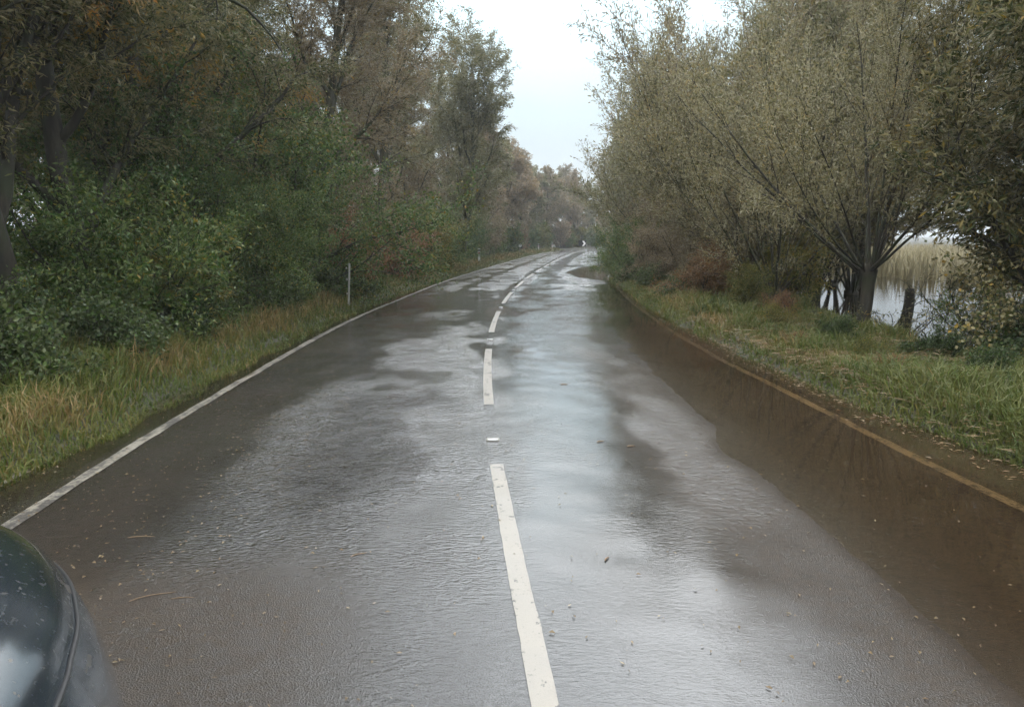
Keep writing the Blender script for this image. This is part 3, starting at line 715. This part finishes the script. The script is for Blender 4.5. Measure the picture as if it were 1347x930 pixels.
# right bushes
GR = 'bushes at the foot of the right willows'
for kit, x, y, rz, sc_, lb in [(K_rus, 5.1, 19.6, 0, .62, 'orange-brown bush at the foot of the right willows'),
                               (K_yel, 5.3, 17.4, 2, .45, 'small yellow-leaved bush in front of the leaning pollard'),
                               (K_tan, 5.2, 22.6, 1, .55, 'tan reedy bush on the right verge past the orange-brown one'),
                               (K_haw2, 5.0, 30.4, 1, .8, 'dark green ivy bush round the stump trunk on the right'),
                               (K_tan, 4.9, 25.6, 3, .55, 'tan bush between the stump trunk and the reedy bush'),
                               (K_haw2, 5.6, 36, 4, .8, 'green bush past the stump trunk on the right'),
  (K_tan, 6.2, 20.6, 2, .75, 'tan bush between the leaning pollard and the third pollard'), (K_tan, 5.9, 25.5, 5, .8, 'tall tan bush behind the dark stump trunk'), (K_yel, 7.3, 19.5, 5, .9, 'olive bush behind the leaning pollard'), (K_tan, 6.6, 31.5, 5, .85, 'tan bush past the stump trunk, back from the road'),
                               (K_bra, 4.6, 24.0, 4, 1.0, 'green bramble low on the right verge before the stump trunk'),
                               (K_bra, 4.5, 28.0, 1, 1.1, 'green bramble at the foot of the stump trunk'),
                               (K_bra2, 4.6, 20.6, 2, 1.0, 'low bramble at the water edge below the orange-brown bush'),
                               (K_bra2, 7.3, 10.6, 2, 1.2, 'dark bramble under the drooping right-edge willow'),
                               (K_haw2, 8.6, 12.6, 2, .7, 'dark bush behind the drooping right-edge willow')]:
    tree_obj('hedge_bush', kit, xy(x, y), rz, sc_, lb, 'bush', GR, names=('stems', 'branches', 'foliage'))
for n, s in enumerate(range(42, 100, 6)):
    k_ = [1, 0, 3, 1][n % 4]
    tree_obj('hedge_bush', K_fb[k_], at(s, 4.9 + .3 * (n % 2)), n * 2.1, .75, '%s far hedge bush on the right, %s after the stump trunk' % (KN[k_], ORD[n]), 'bush', 'far hedge bushes on the right verge', names=('stems', 'branches', 'foliage'))
n = 0
for x, y, k_, sc_ in [(-11.5, 17, 1, .75), (-12.5, 24, 0, .8), (-10, 27, 1, .8), (-9.5, 34, 0, .85), (-9.5, 40, 1, .8), (-8.5, 46, 0, .85), (-8, 52, 1, .85), (-13.5, 31, 1, .9), (-14, 12, 0, .8), (-13, 38, 0, .95)]:
    tree_obj('willow_tree', (K_far, K_far2)[k_], xy(x, y), n * 1.3, sc_, '%s leafy willow in the shaded back row behind the left hedge' % ORD[n].capitalize().lower(), group='back row behind the left hedge')
    n += 1
n = 0
for x, y, k_, sc_ in [(8.6, 21.6, 0, .95), (10.5, 23.5, 1, 1.0), (11.8, 28, 0, 1.05), (10.5, 32, 1, 1.1), (12, 37, 0, 1.1), (9.6, 40, 0, 1.05)]:
    tree_obj('pollard_willow', (K_p4, K_p5)[k_], xy(x, y), n * 1.3, sc_, '%s willow in the back row behind the right pollards' % ORD[n], group='back row behind the right pollards')
    n += 1
# distant line of trees round the horizon
K_hz = [willow(121, 10, 6000, M['willow'], M['bark_olive'], .5, .2, .6, fat=6, rad=.2), willow(122, 9, 6000, M['tan'], M['bark_olive'], .5, .2, .6, fat=6, rad=.2)]
n = 0
for x, y in [(60, 190), (76, 200), (95, 215), (118, 225), (140, 215), (160, 200), (182, 190), (22, 150), (32, 160), (45, 175), (14, 165), (17, 140), (20, 146), (24, 138), (27, 150), (70, 110), (82, 100), (58, 118), (46, 128), (92, 92), (-40, 60), (-34, 45), (-30, 34), (-46, 80), (-28, 24), (-30, 100), (-24, 14), (-14, 90), (-20, 70), (-22, 55)]:
    side = 'right, beyond the flooded field' if x > 0 else 'left, glimpsed behind the roadside willows'
    tree_obj('distant_tree', K_hz[n % 2], xy(x, y), n * 1.1, 1.0 + .2 * math.sin(n), 'hazy distant tree far to the %s' % side, group='distant trees ' + ('right' if x > 0 else 'left'))
    n += 1

# bare twig overhanging top left: belongs to a limb of its own, drooping in from a willow
# ------------------------------------------------------------------ dead trunk by the road on the right
def stump(name, loc, h, r0, lean, label, seed, group=None):
    n = 9; zz = np.linspace(-.6, h, n); Pt = np.stack([lean * zz + .03 * np.sin(zz * 4), .02 * np.cos(zz * 5), zz], 1)
    rr = r0 * (1.15 - .25 * zz / h); V, F = tubes([(0, Pt, rr)], [12])
    V = V + .14 * r0 * vnoise(V[:, 0] * 14 + V[:, 2] * 3, V[:, 1] * 14 + V[:, 2] * 4, seed, 2)[:, None] * np.array([1, 1, .8])
    cap = np.arange(len(V) - 12, len(V))[None, :]
    o = link(name, mesh(name, V, [F, cap], True), M['bark_dark']); o.location = loc
    return tag(o, label, 'tree stump', group)
stump('tree_stump', xy(4.75, 29.6), 1.9, .17, .03, 'dark standing stump trunk half hidden by ivy beside the road', 3)
stump('stump_post', (7.9, 15.2, 0), .75, .10, .04, 'short dark post standing in the flooded field water', 5)
stump('stump_post', (9.6, 14.6, 0), .5, .08, -.06, 'shorter leaning post in the field water, right of the upright post', 6)

# ------------------------------------------------------------------ grass and reeds (uncountable)
def blades(name, s, t, hgt, tint, r, wd=.010, bend=.55, lift=0, XY=None):
    n = len(s)
    if XY is None: x, y = P(s, t)
    else: x, y = XY
    z = H(s, t) - .02
    az = r.uniform(0, 6.28, n); b = hgt * bend * r.uniform(.2, 1.4, n)
    dx, dy = np.cos(az) * b, np.sin(az) * b
    px, py = -np.sin(az) * wd / 2, np.cos(az) * wd / 2
    ph = r.uniform(0, 3.14, n); qx, qy = np.cos(ph) * wd / 2, np.sin(ph) * wd / 2
    base = np.stack([x, y, z], 1)
    w = np.stack([qx, qy, 0 * qx], 1)
    m = base + np.stack([dx * .3, dy * .3, hgt * .6], 1)
    tip = base + np.stack([dx, dy, hgt * (1 - .35 * (b / hgt))], 1)
    V = np.stack([base - w, base + w, m + w * .8, tip, m - w * .8], 1).reshape(-1, 3)
    i = np.arange(n)[:, None] * 5
    F4 = np.concatenate([i, i + 1, i + 2, i + 4], 1); F3 = np.concatenate([i + 4, i + 2, i + 3], 1)
    return mesh(name, V, [F4, F3], False, dict(tint=np.repeat(np.clip(tint, 0, 1), 5)))
def scatter_s(n, a, b, r, pw=1.7):  # denser near the camera
    u = r.random(n); return a * (b / a) ** (u ** (1 / 1.0)) if pw is None else a + (b - a) * u ** pw
r = np.random.default_rng(9)
n = 95000
s = 3.0 * (100 / 3.0) ** r.random(n)
t = np.interp(s, [5, 7, 10, 16], [-3.64, -3.44, -3.38, -3.33]) - 4.5 * r.random(n) ** 1.35 + .14 * vnoise(s * 1.3, s * 0, 15, 3)
q = vnoise(s * .7, t * 1.2, 81, 3)
hg = (.06 + .22 * sst(-3.4, -4.6, t)) * r.uniform(.4, 1.6, n) * (1 + .7 * q)
tint = .28 + .40 * q + .38 * gau(t, -4.3, .45) * (vnoise(s * .6, t * .5, 83, 2) > -.1) + r.normal(0, .17, n) + .12 * sst(14, 25, s)
wd = .008 + .0006 * s
tag(link('verge_grass', blades('verge_grass', s, t, hg, tint, r, wd=wd, bend=.85), M['blade']), 'long mixed green and yellow grass on the left verge', 'grass', kind='stuff')
n = 100000
s = 3.0 * (95 / 3.0) ** r.random(n)
fall = 7.0 + 2.2 * sst(15, 30, s)
t = np.interp(s, [5, 6, 7, 10.5, 14, 21], [4.16, 3.9, 3.74, 3.62, 3.54, 3.5]) - .06 + (fall - 3.5) * r.random(n) ** 1.25 + .12 * vnoise(s * 1.1, s * 0, 25, 3)
q = vnoise(s * .8, t * .9, 91, 3)
straw = .6 * gau(t, 4.6, .45) * gau(s, 9.8, 2.0) * (vnoise(s * 1.5, t * 2, 97, 2) > -.1) + .6 * (vnoise(s * .9, t * 1.4, 95, 2) > .42) + .5 * gau(t, 4.2, .25) * sst(9, 12, s)
hg = (.07 + .16 * sst(3.8, 4.6, t)) * r.uniform(.3, 1.9, n) * (1 + .8 * q) * (1 - .6 * np.clip(straw, 0, 1)) + .15 * sst(14, 24, s)
hg *= 1 - .45 * sst(5.2, 6.2, t) * sst(20, 15, s)
tint = .16 + .34 * q + .75 * straw * r.uniform(.4, 1.2, n) + r.normal(0, .16, n) + .3 * (r.random(n) < .08) + .15 * sst(13, 20, s)
keep = H(s, t) > -.05
s, t, hg, tint = s[keep], t[keep], hg[keep], tint[keep]; wd = .010 + .0006 * s
tag(link('verge_grass', blades('verge_grass', s, t, hg, tint, r, wd=wd, bend=1.0), M['blade']), 'bright green and straw-coloured grass on the right bank', 'grass', kind='stuff')
# reeds across the flooded field
n = 26000
x = r.uniform(16, 75, n); y = r.uniform(30, 90, n); ok = x > 14 + .12 * (y - 30)
x, y = x[ok], y[ok]; s, t = ST(x, y)
tint = r.uniform(.6, 1, len(x))
me = blades('reeds', s, t, r.uniform(1.2, 2.0, len(x)), tint, r, wd=.09, bend=.25, XY=(x, y))
tag(link('reeds', me, M['reed']), 'pale straw-coloured reeds across the flooded field', 'reeds', kind='stuff')
# drowned undergrowth twigs at the field edge
r = np.random.default_rng(19)
T = Tree(77)
cfg = [dict(n=6, w=.22, up=.0, kids=6, f0=.1), dict(n=4, w=.25, up=.0, L=.55, a=45, r=.5, kids=4, f0=.1), dict(n=3, w=.2, up=0, L=.22, a=40, r=.6, rmin=.003)]
for i in range(26):
    T.grow(np.array([r.uniform(-1.5, 1.5), r.uniform(-1.6, 1.6), -.2]), np.array([r.normal(0, .9), r.normal(0, .6), .6]), r.uniform(.8, 1.7), .016, 0, cfg)
sa = [l[1][:-1] for l in T.lines if l[0] > 0]; sb = [l[1][1:] for l in T.lines if l[0] > 0]
sa = np.concatenate(sa); sb = np.concatenate(sb)
V, F, tint = leaves(sa, sb, np.ones(len(sa)), 3500, .09, .02, T.r, droop=.4)
e = empty('drowned_scrub', (7.9, 13.2, 0))
tag(e, 'tangle of dark drowned twigs standing in the water between two right trees', 'scrub')
link('stems', mesh('stems', *tubes(T.lines, [5, 4, 3], .004), smooth=True), M['bark_dark'], e)
link('foliage', mesh('foliage', V, F, False, dict(tint=tint)), M['willow_dark'], e)

# ------------------------------------------------------------------ fallen leaves, straw and small debris
def flakes(n, s, t, size, r, lift=.006, asp=.5):
    x, y = P(s, t); z = np.maximum(H(s, t), 0) + lift
    az = r.uniform(0, 6.28, n); l_ = size * r.uniform(.5, 1.5, n); w_ = l_ * asp * r.uniform(.5, 1.2, n)
    d = np.stack([np.cos(az), np.sin(az), 0 * az], 1) * l_[:, None] / 2; u = np.stack([-np.sin(az), np.cos(az), 0 * az], 1) * w_[:, None] / 2
    c = np.stack([x, y, z], 1); up = np.zeros((n, 3)); up[:, 2] = r.uniform(0, .012, n)
    V = np.stack([c - d, c + u + up, c + d, c - u + up * .5], 1).reshape(-1, 3)
    return V, np.arange(n * 4).reshape(n, 4)
M['litter'] = leafmat('fallen_leaf', [(.05, .035, .02), (.10, .06, .03), (.22, .12, .045), (.30, .22, .08), (.35, .30, .2)], (.15, .10, .05), .05, .4)
r = np.random.default_rng(29)
n = 3000
s = 2.4 * (30 / 2.4) ** r.random(n); t = np.where(r.random(n) < .75, r.normal(-2.6, .8, n), r.normal(1.2, 1.4, n)); t = np.clip(t, -3.8, 3.9)
V, F = flakes(n, s, t, .022, r, asp=.45)
tag(link('fallen_leaves', mesh('fallen_leaves', V, F, False, dict(tint=np.repeat(r.random(n) ** 1.2, 4))), M['litter']), 'tiny fallen leaves scattered over the wet road', 'leaves', kind='stuff')
n = 2600
s = 12 * (60 / 12) ** r.random(n); t = 3.75 + .35 * r.random(n) + .12 * vnoise(s, s * 0, 4, 2)
V, F = flakes(n, s, t, .07, r, .01, .4)
tag(link('leaf_litter', mesh('leaf_litter', V, F, False, dict(tint=np.repeat(.35 + .6 * r.random(n), 4))), M['litter']), 'pale leaf litter washed up along the right water edge', 'leaves', kind='stuff')
n = 1500
s = 4.5 * (16 / 4.5) ** r.random(n); t = np.interp(s, [5, 6, 7, 10.5, 14, 21], [4.2, 4.0, 3.88, 3.78, 3.7, 3.66]) + .25 - np.abs(r.normal(0, .28, n)); t += .12 * vnoise(s * 2, s * 0, 44, 2)
V, F = flakes(n, s, t, .05, r, .008, .3)
tag(link('floating_debris', mesh('floating_debris', V, F, False, dict(tint=np.repeat(.2 + .7 * r.random(n), 4))), M['litter']), 'floating leaf and straw scraps along the edge of the right bank', 'debris', kind='stuff')
n = 6500
s = np.where(r.random(n) < .6, r.normal(9.6, 1.8, n), r.uniform(5, 15, n)); t = np.where(r.random(n) < .6, r.normal(4.6, .4, n), r.uniform(3.9, 6.2, n)); k_ = t > 4.0; s, t = s[k_], t[k_]; n = len(s)
V, F = flakes(n, s, t, .16, r, .05, .06); V[:, 2] += np.repeat(r.uniform(0, .06, n), 4)
tag(link('straw_debris', mesh('straw_debris', V, F, False, dict(tint=np.repeat(.4 + .6 * r.random(n), 4))), M['litter']), 'flattened straw and reed debris washed onto the right bank', 'straw', kind='stuff')
def sticks(name, lst, label, mat, group):
    for j, (x, y, ln_, az, rad_) in enumerate(lst):
        s0, t0 = ST([x], [y]); z0 = max(0, float(H(s0, t0)[0])) + rad_ + .002
        q = np.linspace(-.5, .5, 6); Pt = np.stack([q * ln_ * math.cos(az) + .06 * ln_ * np.sin(q * 7), q * ln_ * math.sin(az) + .05 * ln_ * np.cos(q * 6), 0 * q], 1)
        V, F = tubes([(0, Pt, rad_ * np.array([.5, 1, 1, .9, .7, .3]))], [5])
        o = link(name, mesh(name, V, F, True), mat); o.location = (x, y, z0)
        tag(o, label[j], 'twig', group)
M['stick'] = plain('pale_stick', (.20, .13, .075), .6); M['darkbit'] = plain('dark_debris', (.02, .018, .015), .6)
sticks('fallen_twig', [(-1.78, 3.55, .22, .5, .0025), (-1.62, 3.52, .12, .15, .002), (-2.2, 4.3, .16, .1, .003), (-.85, 4.0, .10, .6, .003), (1.0, 6.2, .07, .2, .007), (.76, 6.35, .08, .5, .005), (.62, 8.9, .09, 0, .005), (.52, 3.95, .06, 1.1, .005)],
       ['thin curved brown twig lying by the bonnet side of the road', 'short twig lying beside the curved brown twig', 'pale short twig near the left edge line', 'small pale twig in the left lane ripples',
        'dark scrap of debris in the right lane, right of its pair', 'dark scrap of debris in the right lane, left of its pair', 'dark scrap of debris far up the right lane', 'dark twig scrap on the near right lane'],
       M['stick'], 'twigs on the wet road')

# ------------------------------------------------------------------ cat's eye stud
M['white'] = plain('white_plastic', (.72, .72, .68), .4); M['rubber'] = plain('black_rubber', (.02, .02, .02), .6)
M['blackp'] = plain('black_plastic', (.015, .015, .016), .4); M['rust'] = plain('weathered_post', (.32, .31, .27), .7, var=.35, scale=12)
M['refl'] = plain('reflector_white', (.85, .85, .85), .2, coat=1); M['redr'] = plain('reflector_red', (.35, .02, .02), .25, coat=1)
def stud(s, lb):
    e = empty('road_stud', at(s, -.05)); tag(e, lb, 'road stud', 'road studs in the centre line gaps')
    bm = bmesh.new(); bm_box(bm, (0, 0, .003), (.115, .09, .014), bev=.005); link('housing', bm_mesh('housing', bm), M['rust'], e)
    bm = bmesh.new(); bm_box(bm, (0, -.03, .011), (.085, .03, .016), bev=.004); link('reflector', bm_mesh('reflector', bm), M['refl'], e)
for j, s in enumerate([6.45, 12.9, 18.9, 24.9]):
    stud(s, ['white-faced road stud in the gap beyond the nearest dash', 'second road stud along the centre line', 'third road stud along the centre line', 'fourth road stud along the centre line'][j])

# ------------------------------------------------------------------ marker posts and boards
def marker_post(loc, h, wd, lb, black=False, tilt=0):
    e = empty('marker_post', loc, 0); e.rotation_euler = (0, tilt, 0); tag(e, lb, 'marker post', 'verge marker posts')
    bm = bmesh.new(); bm_box(bm, (0, 0, h / 2 - .1), (wd, wd * .55, h + .2), bev=.012); link('post', bm_mesh('post', bm, False), M['blackp'] if black else M['white'], e)
    bm = bmesh.new(); bm_box(bm, (0, -.003, h - .12), (wd + .006, wd * .55 + .006, .1)); link('band', bm_mesh('band', bm, False), M['white'] if black else M['blackp'], e)
    bm = bmesh.new(); bm_box(bm, (0, -wd * .3 - .006, h - .28), (wd * .6, .008, .11)); link('reflector', bm_mesh('reflector', bm, False), M['redr'] if not black else M['refl'], e)
    return e
# nearest: a weathered wooden/metal post, pale down its face
e = empty('weathered_post', xy(-4.05, 18.9)); tag(e, 'thin pale weathered post at the left verge, nearest of the posts', 'post')
bm = bmesh.new(); bm_box(bm, (0, 0, .45), (.042, .04, 1.3), Matrix.Rotation(.05, 4, 'Y'), .006); link('post', bm_mesh('post', bm, False), M['rust'], e)
bm = bmesh.new()
for zc in (.35, .7, .98): bm_box(bm, (-.045, 0, zc), (.035, .05, .05), bev=.006)
link('wire_clips', bm_mesh('wire_clips', bm, False), M['rust'], e)
marker_post(xy(-2.02, 47.0), .95, .14, 'white plastic marker post further up the left verge')
marker_post(at(88, -4.6), .8, .14, 'small pale marker post by the hedge just before the bend')
marker_post(at(97, -4.6), .8, .14, 'small pale marker post by the hedge on the bend')
def board(loc, rz, wd, h, zc, lb, cat, kind):
    e = empty('bend_sign', loc, rz); tag(e, lb, cat)
    bm = bmesh.new(); bm_box(bm, (0, 0, zc), (wd, .02, h), bev=.008); link('panel', bm_mesh('panel', bm, False), M['blackp'], e)
    bm = bmesh.new()
    for sx in ((-.3, .3) if kind == 'chevron' else (0,)): bm_box(bm, (sx * wd, .03, zc / 2 + .05), (.05, .03, zc + .5))
    link('support', bm_mesh('support', bm, False), M['rust'], e)
    bm = bmesh.new()
    if kind == 'chevron':
        a = wd * .5; hh = h * .42
        for x0 in (-.02,):
            vs = [bm.verts.new(q) for q in [(-.06 * wd, -.014, zc + hh), (.2 * wd, -.014, zc + hh), (.44 * wd, -.014, zc), (.2 * wd, -.014, zc - hh), (-.06 * wd, -.014, zc - hh), (.18 * wd, -.014, zc)]]
            bm.faces.new((vs[0], vs[5], vs[2], vs[1])); bm.faces.new((vs[5], vs[4], vs[3], vs[2]))
        link('chevron', bm_mesh('chevron', bm, False), M['refl'], e)
    else:
        bm_cyl(bm, (wd * .04, -.016, zc), wd * .36, wd * .36, .012, 24, Matrix.Rotation(R(90), 4, 'X')); link('disc', bm_mesh('disc', bm, False), M['refl'], e)
board(xy(.75, 74), 0, .5, .6, .78, 'small dark board with a white disc on the left before the bend', 'sign', 'disc')
board(xy(8.9, 97), 0, .95, .75, .85, 'black board with a white arrowhead at the outside of the bend', 'sign', 'chevron')

# ------------------------------------------------------------------ the car: front right corner in the lower left
def car():
    e = empty('parked_car', (-1.31, .22, .14), .3); tag(e, 'dark blue mud-splashed car, its bonnet corner in the lower left', 'car')
    m, t, o = newmat('muddy_blue_paint')
    oc = N(t, 'ShaderNodeTexCoord').outputs['Object']
    d = ramp(t, noise(t, 11, 5, .75, oc, (1, .35, 1)), [(.60, (0, 0, 0)), (.68, (1, 1, 1))])
    d2 = ramp(t, noise(t, 60, 3, .6, oc), [(.65, (0, 0, 0)), (.72, (1, 1, 1))])
    dm = mth(t, 'MAXIMUM', mth(t, 'MULTIPLY', d, .6), mth(t, 'MULTIPLY', d2, .5))
    c = mixc(t, dm, (.008, .015, .024), (.18, .15, .11))
    p_ = N(t, 'ShaderNodeBsdfPrincipled'); setin(t, p_, Base_Color=c, Roughness=rmap(t, dm, 0, 1, .25, .8), Metallic=.2, Coat_Weight=rmap(t, dm, 0, 1, 1, .1), Coat_Roughness=rmap(t, noise(t, 5, 3, .6, oc), .3, .7, .03, .16),
        Normal=bump(t, noise(t, 1.6, 2, .5, oc), .03, .35))
    L(t, p_.outputs[0], o.inputs[0]); paint = m
    # body: stations along y (front +), section = superellipse upper half
    st = [(-2.15, .55, .78), (-2.05, .74, .92), (-1.7, .84, .97), (-1.0, .87, .97), (0, .88, .97), (.5, .88, .975), (.9, .86, .965), (1.25, .815, .945), (1.55, .72, .915), (1.8, .60, .875), (2.0, .46, .82), (2.14, .30, .74), (2.2, .16, .66)]
    ys = np.array([a[0] for a in st]); wsn = np.array([a[1] for a in st]); zt = np.array([a[2] for a in st])
    yy = np.concatenate([np.linspace(-2.15, 1, 20), np.linspace(1.05, 2.2, 30)])
    W = np.interp(yy, ys, wsn); Z = np.interp(yy, ys, zt)
    kk = np.ones(5) / 5
    W = np.convolve(np.pad(W, 2, 'edge'), kk, 'valid'); Z = np.convolve(np.pad(Z, 2, 'edge'), kk, 'valid')
    m_ = 41; a = np.linspace(0, np.pi, m_)
    def sec(off=0, a_=a):
        ca, sa = np.cos(a_), np.sin(a_)
        ex = np.sign(ca) * np.abs(ca) ** .55; ez = np.abs(sa) ** .62
        return ex, ez
    ex, ez = sec()
    zb = .24
    V = np.stack([ex[None] * W[:, None], np.repeat(yy[:, None], m_, 1), zb + ez[None] * (Z - zb)[:, None]], -1).reshape(-1, 3)
    caps = [np.arange(m_)[None, ::-1], (np.arange(m_) + (len(yy) - 1) * m_)[None]]
    me = mesh('body', V, [grid_faces(m_, len(yy))[:, ::-1]] + caps, True); link('body', me, paint, e)
    # bonnet panel standing 6 mm proud, leaving a shut line
    a2 = np.linspace(R(38), R(142), 31); ex2, ez2 = sec(0, a2)
    yb = np.linspace(.62, 1.96, 26); Wb = np.interp(yb, yy, W); Zb = np.interp(yb, yy, Z)
    V = np.stack([ex2[None] * Wb[:, None], np.repeat(yb[:, None], 31, 1), zb + ez2[None] * (Zb - zb)[:, None] + .009], -1)
    V[0, :, 2] -= .012; V[-1, :, 2] -= .016; V[:, 0, 2] -= .015; V[:, -1, 2] -= .015
    link('bonnet', mesh('bonnet', V.reshape(-1, 3), grid_faces(31, 26)[:, ::-1], True), paint, e)
    for sgn in (1, -1):
        ca, sa = math.cos(R(37)), math.sin(R(37)); y_ = np.linspace(.6, 1.98, 24); w_ = np.interp(y_, yy, W); z_ = np.interp(y_, yy, Z)
        Pt = np.stack([sgn * ca ** .55 * w_, y_, zb + sa ** .62 * (z_ - zb) + .002], 1)
        link('shut_line', mesh('shut_line', *tubes([(0, Pt, np.full(24, .006))], [6]), smooth=True), M['rubber'], e)
    # headlights follow the corner
    glass, t, o = newmat('headlight_lens'); p_ = N(t, 'ShaderNodeBsdfPrincipled')
    setin(t, p_, Base_Color=mixc(t, noise(t, 30, 2), (.28, .30, .26), (.45, .46, .40)), Roughness=.12, Coat_Weight=1.0, Metallic=.4); L(t, p_.outputs[0], o.inputs[0])
    for sgn in (1, -1):
        ah = np.linspace(R(14), R(36), 8); exh, ezh = sec(0, ah); yh = np.linspace(1.78, 2.10, 10); Wh = np.interp(yh, yy, W); Zh = np.interp(yh, yy, Z)
        V = np.stack([sgn * (exh[None] * Wh[:, None] + .003), np.repeat(yh[:, None], 8, 1) + .004, zb + ezh[None] * (Zh - zb)[:, None] + .004], -1).reshape(-1, 3)
        f = grid_faces(8, 10); link('headlight', mesh('headlight', V, f if sgn < 0 else f[:, ::-1], True), glass, e)
    # cabin
    darkg = plain('dark_window_glass', (.01, .012, .014), .05, coat=1)
    cs = [(-1.95, .70, .98), (-1.5, .68, 1.36), (-.9, .66, 1.46), (-.3, .65, 1.45), (.1, .66, 1.30), (.42, .70, 1.10), (.58, .72, .99)]
    V = []
    for (y_, w_, z_) in cs:
        for q in np.linspace(0, np.pi, 21): V.append((math.copysign(abs(math.cos(q)) ** .4, math.cos(q)) * w_, y_, .90 + abs(math.sin(q)) ** .5 * (z_ - .90)))
    link('windows', mesh('windows', V, grid_faces(21, 7)[:, ::-1], True), darkg, e)
    V = []
    for (y_, w_, z_) in cs[1:5]:
        for q in np.linspace(R(50), R(130), 15): V.append((math.copysign(abs(math.cos(q)) ** .4, math.cos(q)) * w_, y_, .905 + abs(math.sin(q)) ** .5 * (z_ - .90) + .006))
    link('roof', mesh('roof', V, grid_faces(15, 4)[:, ::-1], True), paint, e)
    for sx in (-1, 1):
        for y_ in (-1.3, 1.02):
            bm = bmesh.new(); Rm = Matrix.Rotation(R(90), 4, 'Y'); bm_cyl(bm, (sx * (.74 if y_ < 0 else .70), y_, .31), .31, .31, .2, 32, Rm)
            tyre = link('wheel', bm_mesh('wheel', bm, False), M['rubber'], e)
            bm = bmesh.new(); bm_cyl(bm, (sx * ((.74 if y_ < 0 else .70) + .1), y_, .31), .2, .17, .02, 24, Rm); link('rim', bm_mesh('rim', bm, False), M['rust'], tyre)
    return e
car()
print('verts', sum(len(m_.vertices) for m_ in bpy.data.meshes))

# ------------------------------------------------------------------ damp air
bm = bmesh.new(); bm_box(bm, (30, 700, 30), (3600, 3400, 66))
hz = link('haze', bm_mesh('haze', bm, False), None)
m, t, o = newmat('damp_air')
v = N(t, 'ShaderNodeVolumePrincipled'); v.inputs['Color'].default_value = (.9, .93, .95, 1); v.inputs['Density'].default_value = .0011; v.inputs['Anisotropy'].default_value = .3
L(t, v.outputs[0], o.inputs['Volume']); hz.data.materials.append(m); hz['kind'] = 'stuff'; hz['label'] = 'thin damp autumn haze over the road and trees'
